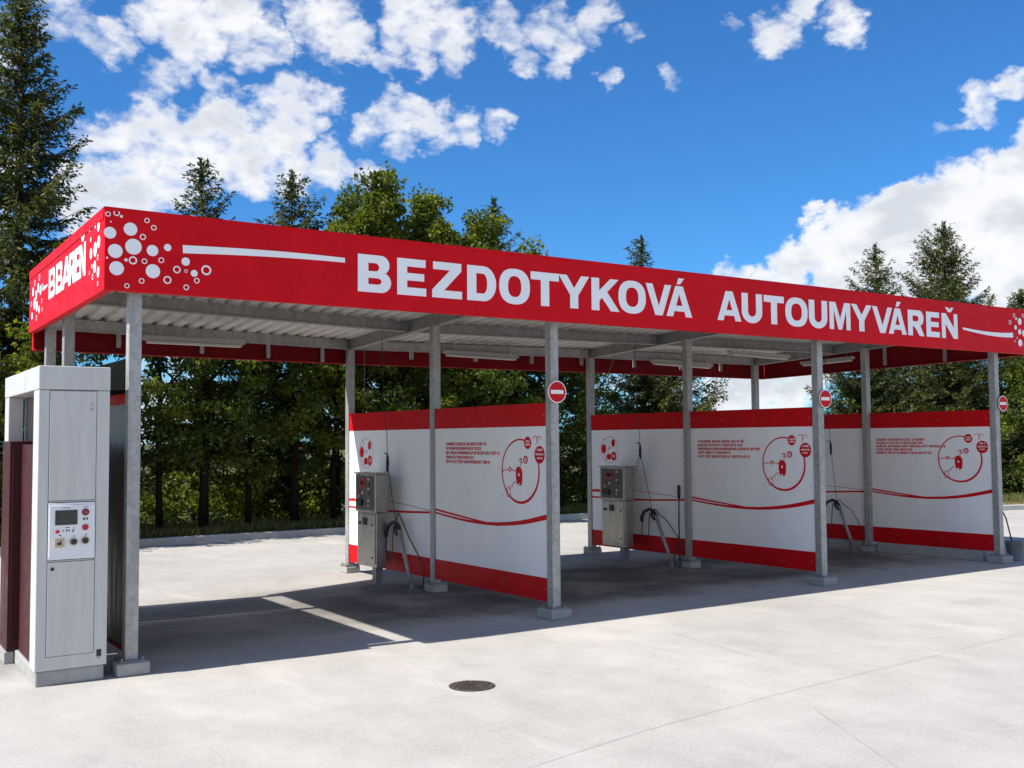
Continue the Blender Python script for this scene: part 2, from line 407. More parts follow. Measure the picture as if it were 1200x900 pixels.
# ------------------------------------------------------------------ mesh helpers
class MB:
    def __init__(self):
        self.v, self.f, self.mi = [], [], []

    def face(self, pts, m=0):
        i = len(self.v)
        self.v += [tuple(p) for p in pts]
        self.f.append(tuple(range(i, i + len(pts))))
        self.mi.append(m)

    def quads(self, verts, faces, m=0):
        i = len(self.v)
        self.v += [tuple(p) for p in verts]
        for f in faces:
            self.f.append(tuple(k + i for k in f))
            self.mi.append(m)

    def hexa(self, p, m=0):
        # p: 8 corners, bottom 4 (ccw from above) then top 4
        self.quads(p, [(0, 3, 2, 1), (4, 5, 6, 7), (0, 1, 5, 4), (1, 2, 6, 5), (2, 3, 7, 6), (3, 0, 4, 7)], m)

    def box(self, x0, x1, y0, y1, z0, z1, m=0, F=None):
        p = [(x0, y0, z0), (x1, y0, z0), (x1, y1, z0), (x0, y1, z0), (x0, y0, z1), (x1, y0, z1), (x1, y1, z1), (x0, y1, z1)]
        if F:
            p = [F(*q) for q in p]
        self.hexa(p, m)

    def beam(self, a, b, w, h, m=0):
        # rectangular bar from a to b, width w (horizontal), height h upwards from the given (bottom) line
        a, b = Vector(a), Vector(b)
        d = (b - a)
        n = Vector((-d.y, d.x, 0)).normalized() * (w / 2)
        u = Vector((0, 0, h))
        self.hexa([a - n, b - n, b + n, a + n, a - n + u, b - n + u, b + n + u, a + n + u], m)

    def tube(self, path, r, n=8, m=0, caps=True):
        path = [Vector(p) for p in path]
        rs = r if isinstance(r, (list, tuple)) else [r] * len(path)
        rings = []
        prev = None
        for i, p in enumerate(path):
            t = (path[min(i + 1, len(path) - 1)] - path[max(i - 1, 0)])
            if t.length < 1e-9:
                t = Vector((0, 0, 1))
            t.normalize()
            if prev is None:
                a = t.cross(Vector((0, 0, 1)) if abs(t.z) < 0.9 else Vector((1, 0, 0))).normalized()
            else:
                a = (prev - t * prev.dot(t)).normalized()
            prev = a
            b = t.cross(a)
            rings.append([p + (a * math.cos(2 * math.pi * k / n) + b * math.sin(2 * math.pi * k / n)) * rs[i] for k in range(n)])
        i0 = len(self.v)
        for rg in rings:
            self.v += [tuple(q) for q in rg]
        for i in range(len(rings) - 1):
            for k in range(n):
                self.f.append((i0 + i * n + k, i0 + i * n + (k + 1) % n, i0 + (i + 1) * n + (k + 1) % n, i0 + (i + 1) * n + k))
                self.mi.append(m)
        if caps:
            self.f.append(tuple(i0 + k for k in reversed(range(n)))); self.mi.append(m)
            self.f.append(tuple(i0 + (len(rings) - 1) * n + k for k in range(n))); self.mi.append(m)

    def disc(self, c, ax, r, h, n=24, m=0):
        c, ax = Vector(c), Vector(ax).normalized()
        self.tube([c, c + ax * h], r, n, m)

    def poly2d(self, outer, holes, T, m=0, depth=0.0):
        loops = [[Vector((x, y, 0)) for x, y in outer]] + [[Vector((x, y, 0)) for x, y in h] for h in holes]
        tris = tessellate_polygon(loops)
        flat = [p for l in loops for p in l]
        i0 = len(self.v)
        self.v += [tuple(T(p.x, p.y)) for p in flat]
        for t in tris:
            self.f.append((i0 + t[0], i0 + t[1], i0 + t[2]))
            self.mi.append(m)

    def build(self, name, mats, parent=None, smooth=False, bev=0.0, recalc=True):
        me = bpy.data.meshes.new(name)
        off = Vector((0, 0, 0))
        q = parent
        while q is not None:
            off += q.location
            q = q.parent
        me.from_pydata([(x - off.x, y - off.y, z - off.z) for x, y, z in self.v], [], self.f)
        if not isinstance(mats, (list, tuple)):
            mats = [mats]
        for mt in mats:
            me.materials.append(M[mt] if isinstance(mt, str) else mt)
        me.polygons.foreach_set('material_index', self.mi)
        if smooth:
            me.polygons.foreach_set('use_smooth', [True] * len(me.polygons))
        if recalc:
            bm = bmesh.new(); bm.from_mesh(me)
            bmesh.ops.recalc_face_normals(bm, faces=bm.faces)
            bm.to_mesh(me); bm.free()
        me.update()
        o = bpy.data.objects.new(name, me)
        COL.objects.link(o)
        if parent:
            o.parent = parent
        if bev:
            b = o.modifiers.new('Bevel', 'BEVEL')
            b.width = bev; b.segments = 2; b.limit_method = 'ANGLE'; b.angle_limit = rad(50)
        return o


def tag(o, label, cat, group=None, kind=None):
    if label:
        o['label'] = label
    if cat:
        o['category'] = cat
    if group:
        o['group'] = group
    if kind:
        o['kind'] = kind
    return o


def thing(name, label, cat, loc=(0, 0, 0), group=None):
    o = bpy.data.objects.new(name, None)
    o.empty_display_size = 0.2
    COL.objects.link(o)
    o.location = loc
    return tag(o, label, cat, group)


def struct(o):
    o['kind'] = 'structure'
    return o


# ------------------------------------------------------------------ ground
mb = MB()
mb.face([(-900, -900, -0.06), (900, -900, -0.06), (900, 900, -0.06), (-900, 900, -0.06)])
struct(mb.build('ground', 'grass_ground', recalc=False))
# concrete yard, its far edge follows the kerb
KERB = [(-40, 10.35), (-12, 10.30), (0, 10.25), (7, 10.2), (12.6, 10.3), (16.0, 9.3), (18.5, 7.6), (20.6, 6.1), (23.5, 5.6), (40, 5.2), (80, 5.0)]
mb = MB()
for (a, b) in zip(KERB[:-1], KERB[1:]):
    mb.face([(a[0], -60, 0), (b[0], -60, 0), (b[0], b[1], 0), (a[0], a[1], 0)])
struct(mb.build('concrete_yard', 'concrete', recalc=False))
mb = MB()
for (a, b) in zip(KERB[:-1], KERB[1:]):
    mb.hexa([(a[0], a[1], -0.03), (b[0], b[1], -0.03), (b[0], b[1] + 0.16, -0.03), (a[0], a[1] + 0.16, -0.03),
             (a[0], a[1], 0.12), (b[0], b[1], 0.12), (b[0], b[1] + 0.16, 0.12), (a[0], a[1] + 0.16, 0.12)])
struct(mb.build('kerb', 'kerb', bev=0.012))
mb = MB()
for (a, b) in zip(KERB[:-1], KERB[1:]):
    mb.face([(a[0], a[1] + 0.16, 0.09), (b[0], b[1] + 0.16, 0.09), (b[0], 200, 0.09), (a[0], 200, 0.09)])
struct(mb.build('verge', 'grass_ground', recalc=False))
mb = MB()
for (a, b) in zip(KERB[5:-1], KERB[6:]):
    mb.face([(a[0], a[1] + 0.162, 0.095), (b[0], b[1] + 0.162, 0.095), (b[0], b[1] + 1.5, 0.095), (a[0], a[1] + 1.5, 0.095)])
struct(mb.build('soil_strip', 'soil', recalc=False))


def flat_line(pts, w, z, mat, name):
    mb = MB()
    for a, b in zip(pts[:-1], pts[1:]):
        d = Vector((b[0] - a[0], b[1] - a[1], 0)); n = Vector((-d.y, d.x, 0)).normalized() * w / 2
        A, B = Vector((a[0], a[1], z)), Vector((b[0], b[1], z))
        mb.face([A - n, B - n, B + n, A + n])
    return struct(mb.build(name, mat, recalc=False))


JOINTS = [
    [(-3.0, -3.95), (1.304, -3.651), (2.337, -3.458), (3.774, -3.30), (6.0, -3.15), (9.5, -2.9)],
    [(4.62, -1.2), (4.42, -2.523), (3.516, -3.799), (2.993, -4.738), (2.2, -6.2)],
]

# ------------------------------------------------------------------ row frames of the car wash
ROWS = {
    'A': dict(p=(0.002, 0.03), q=(-0.075, 3.40)),
    'B': dict(p=(4.166, 0.10), q=(4.010, 4.70)),
    'C': dict(p=(8.212, 0.08), q=(8.028, 4.43)),
    'D': dict(p=(11.991, 0.06), q=(11.656, 4.35)),
}


def frame(row):
    p = Vector((*ROWS[row]['p'], 0)); q = Vector((*ROWS[row]['q'], 0))
    d = (q - p).normalized()
    n = Vector((-d.y, d.x, 0))            # towards -x, the washing side of the wall
    if n.x > 0:
        n = -n
    return lambda s, o, z: p + d * s + n * o + Vector((0, 0, z))


POST = {  # front-left corner of each post
    'A': [(0.002, 0.03), (-0.083, 2.30), (-0.069, 3.40)],
    'B': [(4.166, 0.10), (4.089, 2.42), (4.009, 4.70)],
    'C': [(8.212, 0.08), (8.093, 2.28), (8.028, 4.43)],
    'D': [(11.991, 0.06), (11.773, 2.10), (11.656, 4.35)],
}


def zbeam(x, y):
    base = 3.33 - 0.055 * y
    if x < 4:
        base -= 0.13 * (4 - max(x, 0)) / 4 * y / 3.5
    return base


canopy = thing('wash_canopy', 'long open car wash roof on galvanised posts with red lettered fascia boards', 'canopy', (6.0, 2.3, 0))

# posts, each with its concrete footing
for row, pts in POST.items():
    for k, (x, y) in enumerate(pts):
        mb = MB()
        top = zbeam(x, y) + 0.02
        mb.box(x, x + 0.1, y, y + 0.1, 0.10, top)
        po = mb.build('post', 'galv', canopy, bev=0.006)
        mb = MB()
        mb.box(x - 0.05, x + 0.15, y - 0.05, y + 0.15, 0.101 if k == 0 else 0.086, 0.111)
        for (bx, by) in ((-0.028, -0.028), (0.128, -0.028), (-0.028, 0.128), (0.128, 0.128)):
            mb.tube([(x + bx, y + by, 0.111), (x + bx, y + by, 0.132)], 0.009, 6)
        mb.build('base_plate', 'galv_dark', po)
        mb = MB()
        e_ = 0.0 if k == 0 else 0.022
        mb.box(x - 0.075 + e_, x + 0.175 - e_, y - 0.085 + e_, y + 0.175 - e_, 0.0, 0.10 if k == 0 else 0.085)
        mb.build('footing', 'block', po, bev=0.012)

# cross beams over each row
for row, pts in POST.items():
    (x0, y0), (x2, y2) = pts[0], pts[2]
    a = Vector((x0 + 0.05, -0.02, zbeam(x0, 0))); b = Vector((x2 + 0.05, y2 + 0.12, zbeam(x2, y2)))
    mb = MB()
    mb.beam(a, b, 0.09, 0.15)
    w = Vector((0.055, 0, 0))
    mb.beam(a + w * 0 + Vector((0, 0, -0.006)), b + Vector((0, 0, -0.006)), 0.115, 0.006)
    mb.build('cross_beam', 'galv_dark', canopy, bev=0.004)

# purlins along the building, laid between the cross beams
PUR = {'A': 2.1, 'B': 3.07, 'C': 2.93, 'D': 2.79}
rows = ['A', 'B', 'C', 'D']


def rowx(row, y):
    F = ROWS[row]; t = (y - F['p'][1]) / (F['q'][1] - F['p'][1])
    return F['p'][0] + (F['q'][0] - F['p'][0]) * t + 0.05


for (r0, r1) in zip(rows[:-1], rows[1:]):
    for kind in ('mid', 'back', 'front'):
        if kind == 'mid':
            ya, yb = PUR[r0], PUR[r1]
        elif kind == 'back':
            ya, yb = POST[r0][2][1] + 0.05, POST[r1][2][1] + 0.05
        else:
            ya, yb = (1.0, 1.3) if r0 == 'A' else (1.3, 1.2)
        xa, xb = rowx(r0, ya) + 0.05, rowx(r1, yb) - 0.05
        za, zb = zbeam(xa, ya) + 0.012, zbeam(xb, yb) + 0.012
        if kind == 'back':
            za -= 0.0; zb -= 0.0
        mb = MB()
        mb.beam((xa, ya, za), (xb, yb, zb), 0.07, 0.13)
        mb.beam((xa, ya - 0.045, za), (xb, yb - 0.045, zb), 0.03, 0.012)
        mb.build('purlin', 'galv_dark' if kind != 'back' else 'galv', canopy)

# roof outline
BACK = [(-0.17, 3.52), (4.0, 4.86), (8.05, 4.62), (12.10, 4.60)]


def backy(x):
    for (a, b) in zip(BACK[:-1], BACK[1:]):
        if x <= b[0] or b is BACK[-1]:
            return a[1] + (b[1] - a[1]) * (x - a[0]) / (b[0] - a[0])


def rightx(y):
    return 12.74 + (12.12 - 12.74) * (y + 0.05) / 4.7


# corrugated sheet: ribs run from front to back
mb = MB()
xs = []
x = -0.17
prof = [(0.0, 0), (0.055, 0), (0.075, 0.034), (0.125, 0.034), (0.145, 0)]
while x < 12.70:
    for dx, dz in prof:
        xs.append((x + dx, dz))
    x += 0.2
yt = [0.0, 0.25, 0.5, 0.75, 1.0]
grid_lo, grid_hi = [], []
for (x, dz) in xs:
    yb = backy(min(x, 12.10)) - 0.03
    if x > 12.05:
        yb = min(yb, max(0.2, (12.74 - x) / (12.74 - 12.12) * 4.6))
    rl, rh = [], []
    for t in yt:
        y = -0.03 + t * (yb + 0.03)
        z = zbeam(min(x, 12), y) + 0.148 + dz
        rl.append((x, y, z)); rh.append((x, y, z + 0.006))
    grid_lo.append(rl); grid_hi.append(rh)
n = len(yt)
vv = [p for r in grid_lo for p in r] + [p for r in grid_hi for p in r]
off = len(grid_lo) * n
ff = []
for i in range(len(xs) - 1):
    for j in range(n - 1):
        a = i * n + j
        ff.append((a, a + 1, a + n + 1, a + n))
        ff.append((off + a, off + a + n, off + a + n + 1, off + a + 1))
for i in range(len(xs) - 1):
    a = i * n
    ff.append((a, a + n, off + a + n, off + a))
    a = i * n + n - 1
    ff.append((a, off + a, off + a + n, a + n))
for j in range(n - 1):
    ff.append((j, off + j, off + j + 1, j + 1))
    a = (len(xs) - 1) * n + j
    ff.append((a, a + 1, off + a + 1, off + a))
mb.quads(vv, ff)
mb.build('roof_sheet', 'roof', canopy)


# fascia boards
def board(p0, p1, z0a, z1a, z0b, z1b, th, name='fascia', inner='red'):
    """board from p0 to p1 (outer face on the line), thickness th to the left of the direction"""
    a, b = Vector((*p0, 0)), Vector((*p1, 0))
    d = (b - a).normalized(); nn = Vector((-d.y, d.x, 0)) * th
    Z = lambda z: Vector((0, 0, z))
    mb = MB()
    mb.hexa([a + Z(z0a), b + Z(z0b), b + nn + Z(z0b), a + nn + Z(z0a), a + Z(z1a), b + Z(z1b), b + nn + Z(z1b), a + nn + Z(z1a)])
    # return lip at the foot of the cassette, folded inwards
    mb.hexa([a + nn + Z(z0a + 0.002), b + nn + Z(z0b + 0.002), b + nn * 2.6 + Z(z0b + 0.002), a + nn * 2.6 + Z(z0a + 0.002),
             a + nn + Z(z0a + 0.022), b + nn + Z(z0b + 0.022), b + nn * 2.6 + Z(z0b + 0.022), a + nn * 2.6 + Z(z0a + 0.022)])
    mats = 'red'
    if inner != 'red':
        # darker red back of the board, a separate sheet
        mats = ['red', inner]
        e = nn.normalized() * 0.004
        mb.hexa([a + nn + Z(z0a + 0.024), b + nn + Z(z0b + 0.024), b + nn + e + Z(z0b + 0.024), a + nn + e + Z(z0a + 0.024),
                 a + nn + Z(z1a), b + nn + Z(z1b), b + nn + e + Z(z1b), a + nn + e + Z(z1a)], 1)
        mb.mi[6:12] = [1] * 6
    return mb.build(name, mats, canopy, bev=0.005)


ZT = 3.640
front = board((-0.215, -0.08), (12.78, -0.08), 2.995, ZT, 2.995, ZT, 0.028)
left = board((-0.215, 3.56), (-0.215, -0.046), 2.985, ZT - 0.002, 2.992, ZT - 0.002, 0.028)
back1 = board((4.0, 4.90), (-0.18, 3.57), 2.885, 3.56, 2.80, 3.56, 0.028, inner='red_back')
back2 = board((8.05, 4.66), (4.0, 4.90), 2.875, 3.56, 2.885, 3.56, 0.028, inner='red_back')
back3 = board((12.12, 4.64), (8.05, 4.66), 2.867, 3.56, 2.875, 3.56, 0.028, inner='red_back')
right = board((12.78, -0.046), (12.148, 4.645), 2.992, ZT - 0.002, 2.865, 3.56, 0.028, inner='red_back')
# folded coping strip along the top
for pa, pb in (((-0.219, -0.084), (12.784, -0.084)), ((-0.219, 3.56), (-0.219, -0.05))):
    a, b = Vector((*pa, ZT)), Vector((*pb, ZT))
    d = (b - a).normalized(); nn = Vector((-d.y, d.x, 0))
    mb = MB()
    mb.hexa([a + Vector((0, 0, 0.001)), b + Vector((0, 0, 0.001)), b + nn * 0.05 + Vector((0, 0, 0.001)), a + nn * 0.05 + Vector((0, 0, 0.001)),
             a + Vector((0, 0, 0.008)), b + Vector((0, 0, 0.008)), b + nn * 0.05 + Vector((0, 0, 0.008)), a + nn * 0.05 + Vector((0, 0, 0.008))])
    mb.hexa([a + Vector((0, 0, -0.022)), b + Vector((0, 0, -0.022)), b + nn * 0.003 + Vector((0, 0, -0.022)), a + nn * 0.003 + Vector((0, 0, -0.022)),
             a + Vector((0, 0, 0.0)), b + Vector((0, 0, 0.0)), b + nn * 0.003, a + nn * 0.003])
    mb.build('coping', 'red', canopy)
# hangers that carry the rear and side boards
for x in (0.75, 1.80, 2.75, 3.62, 5.03, 6.08, 7.06, 7.99, 9.07, 10.10, 11.03, 11.85):
    y = backy(x) - 0.025
    zl = 2.95 + (0.03 if x > 4 else -0.06)
    mb = MB()
    mb.box(x - 0.025, x + 0.025, y - 0.03, y, zl, zbeam(x, y) + 0.14)
    mb.build('hanger', 'galv', canopy)
for y in (3.4, 2.2, 1.2):
    x = rightx(y) - 0.03
    mb = MB()
    mb.box(x - 0.03, x, y - 0.025, y + 0.025, 2.98, 3.42)
    mb.build('hanger', 'galv', canopy)


# ------------------------------------------------------------------ lettering
def arc(cx, cy, rx, ry, a0, a1, n=12):
    return [(cx + rx * math.cos(rad(a0 + (a1 - a0) * i / n)), cy + ry * math.sin(rad(a0 + (a1 - a0) * i / n))) for i in range(n + 1)]


S, B_ = 0.305, 0.215      # stem and bar thickness of a heavy grotesque, cap height 1


def ell(cx, cy, rx, ry, n=36, p=2.4):
    out = []
    for i in range(n):
        t = 2 * math.pi * i / n
        c, s = math.cos(t), math.sin(t)
        out.append((cx + rx * math.copysign(abs(c) ** (2 / p), c), cy + ry * math.copysign(abs(s) ** (2 / p), s)))
    return out


def glyph(ch, w):
    """list of (outer, holes) for a capital of width w and height 1"""
    if ch in 'BR':
        mid = 0.47
        up_r = 0.25
        holes = [[(S, 1 - B_), (S, mid + B_ * 0.45)] + arc(w * 0.94 - S - 0.10, (1 - B_ + mid + B_ * 0.45) / 2, 0.11, (1 - B_ - mid - B_ * 0.45) / 2, -90, 90, 8)]
        if ch == 'B':
            outer = [(0, 0)] + arc(w - 0.30, 0.28, 0.30, 0.28, -90, 70, 10) + arc(w * 0.95 - up_r, 1 - 0.255, up_r, 0.255, -62, 90, 10) + [(0, 1)]
            holes.append([(S, mid - B_ * 0.40), (S, B_)] + arc(w - S - 0.10, (B_ + mid - B_ * 0.40) / 2, 0.12, (mid - B_ * 1.40) / 2, -90, 90, 8))
            return [(outer, holes)]
        outer = [(0, 0), (S, 0), (S, 0.37), (S + 0.05, 0.37), (S + 0.16, 0.30), (w - 0.31, 0), (w, 0), (w - 0.20, 0.33), (w - 0.25, 0.41)] + \
            arc(w * 0.97 - 0.27, 0.70, 0.27, 0.30, -60, 90, 10) + [(0, 1)]
        return [(outer, holes)]
    if ch == 'E':
        return [([(0, 0), (w, 0), (w, B_), (S, B_), (S, 0.405), (w * 0.93, 0.405), (w * 0.93, 0.405 + B_ * 0.95), (S, 0.405 + B_ * 0.95),
                  (S, 1 - B_), (w * 0.98, 1 - B_), (w * 0.98, 1), (0, 1)], [])]
    if ch == 'Z':
        return [([(0, 0), (w, 0), (w, B_), (0.38, B_), (w * 0.98, 1 - B_), (w * 0.98, 1), (0.03, 1), (0.03, 1 - B_), (w - 0.39, 1 - B_), (0, B_)], [])]
    if ch == 'D':
        outer = [(0, 0)] + arc(w - 0.42, 0.5, 0.42, 0.5, -90, 90, 18) + [(0, 1)]
        hole = [(S, 1 - B_), (S, B_)] + arc(w - 0.44, 0.5, 0.44 - S, 0.5 - B_, -90, 90, 16)
        return [(outer, [hole])]
    if ch == 'O':
        return [(ell(w / 2, 0.5, w / 2, 0.52), [ell(w / 2, 0.5, w / 2 - S, 0.52 - B_)])]
    if ch == 'T':
        return [([(w / 2 - S / 2, 0), (w / 2 + S / 2, 0), (w / 2 + S / 2, 1 - B_ - .02), (w, 1 - B_ - .02), (w, 1), (0, 1), (0, 1 - B_ - .02), (w / 2 - S / 2, 1 - B_ - .02)], [])]
    if ch == 'Y':
        return [([(w / 2 - S / 2, 0), (w / 2 + S / 2, 0), (w / 2 + S / 2, 0.40), (w, 1), (w - 0.31, 1), (w / 2, 0.62), (0.31, 1), (0, 1), (w / 2 - S / 2, 0.40)], [])]
    if ch == 'K':
        return [([(0, 0), (S, 0), (S, 0.29), (S + 0.10, 0.40), (w - 0.34, 0), (w, 0), (S + 0.31, 0.59), (w - 0.02, 1), (w - 0.36, 1), (S, 0.62), (S, 1), (0, 1)], [])]
    if ch == 'V':
        return [([(w / 2 - 0.155, 0), (w / 2 + 0.155, 0), (w, 1), (w - 0.285, 1), (w / 2, 0.30), (0.285, 1), (0, 1)], [])]
    if ch == 'A':
        return [([(0, 0), (0.285, 0), (0.285 + 0.055, 0.175), (w - 0.34, 0.175), (w - 0.285, 0), (w, 0), (w / 2 + 0.165, 1), (w / 2 - 0.165, 1)],
                 [[(w / 2 - 0.135, 0.36), (w / 2, 0.74), (w / 2 + 0.135, 0.36)]])]
    if ch == 'U':
        outer = [(0, 1), (0, 0.36)] + arc(w / 2, 0.36, w / 2, 0.38, 180, 360, 18)[1:] + [(w, 1), (w - S, 1), (w - S, 0.38)] + \
            list(reversed(arc(w / 2, 0.38, w / 2 - S, 0.38 - B_ + 0.01, 180, 360, 14)))[1:] + [(S, 1)]
        return [(outer, [])]
    if ch == 'M':
        s = 0.24
        return [([(0, 0), (s, 0), (s, 0.70), (w / 2 - 0.10, 0), (w / 2 + 0.10, 0), (w - s, 0.70), (w - s, 0), (w, 0), (w, 1), (w - 0.34, 1),
                  (w / 2, 0.40), (0.34, 1), (0, 1)], [])]
    if ch == 'N':
        s = 0.255
        return [([(0, 0), (s, 0), (s, 0.57), (w - 0.29, 0), (w, 0), (w, 1), (w - s, 1), (w - s, 0.43), (0.29, 1), (0, 1)], [])]
    if ch == 'Á':
        return glyph('A', w) + [([(w / 2 - 0.10, 1.06), (w / 2 + 0.05, 1.06), (w / 2 + 0.23, 1.26), (w / 2 - 0.03, 1.26)], [])]
    if ch == 'Ň':
        return glyph('N', w) + [([(w / 2 - 0.10, 1.06), (w / 2 + 0.10, 1.06), (w / 2 + 0.28, 1.25), (w / 2 + 0.09, 1.25), (w / 2, 1.16), (w / 2 - 0.09, 1.25), (w / 2 - 0.28, 1.25)], [])]
    return []


LET = [('B', 1.931, 2.261), ('E', 2.322, 2.623), ('Z', 2.686, 3.009), ('D', 3.066, 3.394), ('O', 3.429, 3.791), ('T', 3.801, 4.147),
       ('Y', 4.142, 4.534), ('K', 4.561, 4.931), ('O', 4.919, 5.297), ('V', 5.297, 5.664), ('Á', 5.589, 5.968),
       ('A', 6.354, 6.734), ('U', 6.741, 7.078), ('T', 7.107, 7.448), ('O', 7.470, 7.862), ('U', 7.885, 8.220), ('M', 8.260, 8.655),
       ('Y', 8.672, 9.073), ('V', 9.082, 9.489), ('Á', 9.410, 9.783), ('R', 9.811, 10.159), ('E', 10.206, 10.499), ('Ň', 10.547, 10.908)]
YF = -0.0835
ZB, CH = 3.140, 0.338
for word in (LET[:11], LET[11:]):
    mb = MB()
    for k, (ch, a, b) in enumerate(word):
        w = (b - a) / CH
        for outer, holes in glyph(ch, w):
            mb.poly2d(outer, holes, lambda u, v: (a + u * CH, YF - 0.0004 * (k % 2), ZB + v * CH))
    mb.build('lettering', 'white_vinyl', front, recalc=False)

SOL = [(-0.175, 3.444, 0.046), (-0.022, 3.488, 0.052), (-0.134, 3.304, 0.055), (0.002, 3.351, 0.063), (-0.123, 3.169, 0.055), (0.148, 3.334, 0.045),
       (0.153, 3.169, 0.056), (0.266, 3.37, 0.029), (0.41, 3.269, 0.034), (0.48, 3.179, 0.028), (-0.053, 3.241, 0.013), (-0.092, 3.582, 0.011),
       (-0.17, 3.531, 0.006), (-0.195, 3.246, 0.008)]
RIN = [(-0.192, 3.589, 0.020), (-0.128, 3.605, 0.024), (0.103, 3.571, 0.021), (0.156, 3.519, 0.022), (0.073, 3.436, 0.024), (-0.001, 3.242, 0.032),
       (0.087, 3.243, 0.022), (0.217, 3.263, 0.023), (0.341, 3.198, 0.03), (0.578, 3.213, 0.041), (0.267, 3.108, 0.032), (0.067, 3.085, 0.022),
       (-0.044, 3.037, 0.02), (0.417, 3.06, 0.023), (0.501, 3.121, 0.023), (0.414, 3.192, 0.014)]
SOL_R = [(12.433, 3.469, 0.05), (12.34, 3.506, 0.022), (12.322, 3.376, 0.033), (12.424, 3.317, 0.040), (12.428, 3.157, 0.052), (12.54, 3.30, 0.050),
         (12.55, 3.138, 0.03), (12.62, 3.45, 0.055), (12.66, 3.22, 0.055), (12.70, 3.36, 0.03)]
RIN_R = [(12.183, 3.443, 0.032), (12.292, 3.552, 0.028), (12.52, 3.561, 0.027), (12.357, 3.227, 0.017), (12.296, 3.176, 0.017), (12.62, 3.56, 0.02), (12.58, 3.05, 0.02), (12.70, 3.08, 0.022)]


def bubbles(sol, rin, T, parent):
    mb = MB()
    for (x, z, r) in sol:
        mb.poly2d(ell(x, z, r, r, 28, 2.0), [], T)
    for (x, z, r) in rin:
        mb.poly2d(ell(x, z, r, r, 26, 2.0), [ell(x, z, r * 0.66, r * 0.66, 22, 2.0)], T)
    return mb.build('bubble_print', 'white_vinyl', parent, recalc=False)


TF = lambda u, v: (u, YF, v)
bubbles(SOL, RIN, TF, front)
bubbles(SOL_R, RIN_R, TF, front)


def ribbon(pts, ws, T, mb, m=0):
    """strip through pts (2D) with widths ws"""
    L, R = [], []
    for i, p in enumerate(pts):
        a = pts[max(i - 1, 0)]; b = pts[min(i + 1, len(pts) - 1)]
        dx, dy = b[0] - a[0], b[1] - a[1]
        l = math.hypot(dx, dy) or 1
        nx, ny = -dy / l, dx / l
        w = ws[i] / 2 if isinstance(ws, (list, tuple)) else ws / 2
        L.append((p[0] + nx * w, p[1] + ny * w)); R.append((p[0] - nx * w, p[1] - ny * w))
    for i in range(len(pts) - 1):
        mb.face([T(*L[i]), T(*L[i + 1]), T(*R[i + 1]), T(*R[i])], m)


mb = MB()
pts = [(0.387 + (1.807 - 0.387) * t / 14, 3.352 + 0.045 * math.sin(math.pi * (0.12 + 0.5 * t / 14)) + 0.012 * t / 14) for t in range(15)]
ribbon(pts, [0.066 - 0.024 * t / 14 for t in range(15)], TF, mb)
pts = [(11.03 + (12.25 - 11.03) * t / 12, 3.292 - 0.055 * math.sin(math.pi * t / 12 * 0.62) + 0.02 * (t / 12) ** 2) for t in range(13)]
ribbon(pts, [0.030 + 0.04 * t / 12 for t in range(13)], TF, mb)
mb.build('stripe_print', 'white_vinyl', front, recalc=False)

# left end board
mb = MB()
mb.box(-0.222, -0.2155, -0.05, 3.55, ZT - 0.085, ZT - 0.023)
mb.build('ledge', 'red', left, bev=0.002)
XL = -0.2185
TL = lambda u, v: (XL, u, v)
mb = MB()
word = [('B', 2.36, 2.02), ('B', 1.97, 1.64), ('A', 1.64, 1.27), ('R', 1.34, 1.06), ('E', 1.08, 0.86), ('Ň', 0.86, 0.61)]
for k, (ch, a, b) in enumerate(word):
    hh = 0.285
    w = abs(b - a) / hh
    for outer, holes in glyph(ch, w):
        mb.poly2d(outer, holes, lambda u, v: (XL - 0.0004 * (k % 3), a - u * hh, 3.205 + v * hh))
mb.build('lettering', 'white_vinyl', left, recalc=False)
rr = random.Random(4)
sol = [(0.13, 3.53, 0.045), (0.25, 3.55, 0.02), (0.11, 3.40, 0.05), (0.24, 3.36, 0.06), (0.40, 3.35, 0.045), (0.25, 3.22, 0.05), (0.12, 3.16, 0.045), (0.42, 3.47, 0.02), (0.36, 3.24, 0.02),
       (2.98, 3.40, 0.05), (3.10, 3.34, 0.05), (2.84, 3.36, 0.05), (3.05, 3.22, 0.055), (2.90, 3.17, 0.04), (3.2, 3.26, 0.06), (2.74, 3.38, 0.035), (3.3, 3.4, 0.05), (3.35, 3.15, 0.04)]
rin = [(0.33, 3.15, 0.025), (0.14, 3.28, 0.025), (0.45, 3.20, 0.018), (0.47, 3.56, 0.02), (0.13, 3.07, 0.02), (2.92, 3.50, 0.035), (3.06, 3.10, 0.03), (2.76, 3.24, 0.025), (2.72, 3.15, 0.02), (3.2, 3.48, 0.03), (3.4, 3.28, 0.03)]
bubbles(sol, rin, TL, left)
mb = MB()
ribbon([(2.44, 3.36), (2.60, 3.352), (2.76, 3.372)], [0.02, 0.035, 0.06], TL, mb)
mb.build('stripe_print', 'white_vinyl', left, recalc=False)


# ------------------------------------------------------------------ partition walls
def pseudo_text(mb, T, s0, z0, widths, h, pitch, rnd, m=0):
    """rows of tiny lettering that cannot be read in the photograph either"""
    for k, wid in enumerate(widths):
        x = 0.0
        z = z0 - k * pitch
        n = 0
        while x < wid:
            if n > 2 and rnd.random() < 0.14:
                x += h * 0.45
                n = 0
                continue
            ch = rnd.choice('EOTKVAURNZDB')
            w = rnd.uniform(0.62, 0.80)
            for outer, holes in glyph(ch, w):
                mb.poly2d(outer, holes, lambda u, v: T(s0 - x - u * h, z + v * h), m)
            x += (w + 0.16) * h
            n += 1


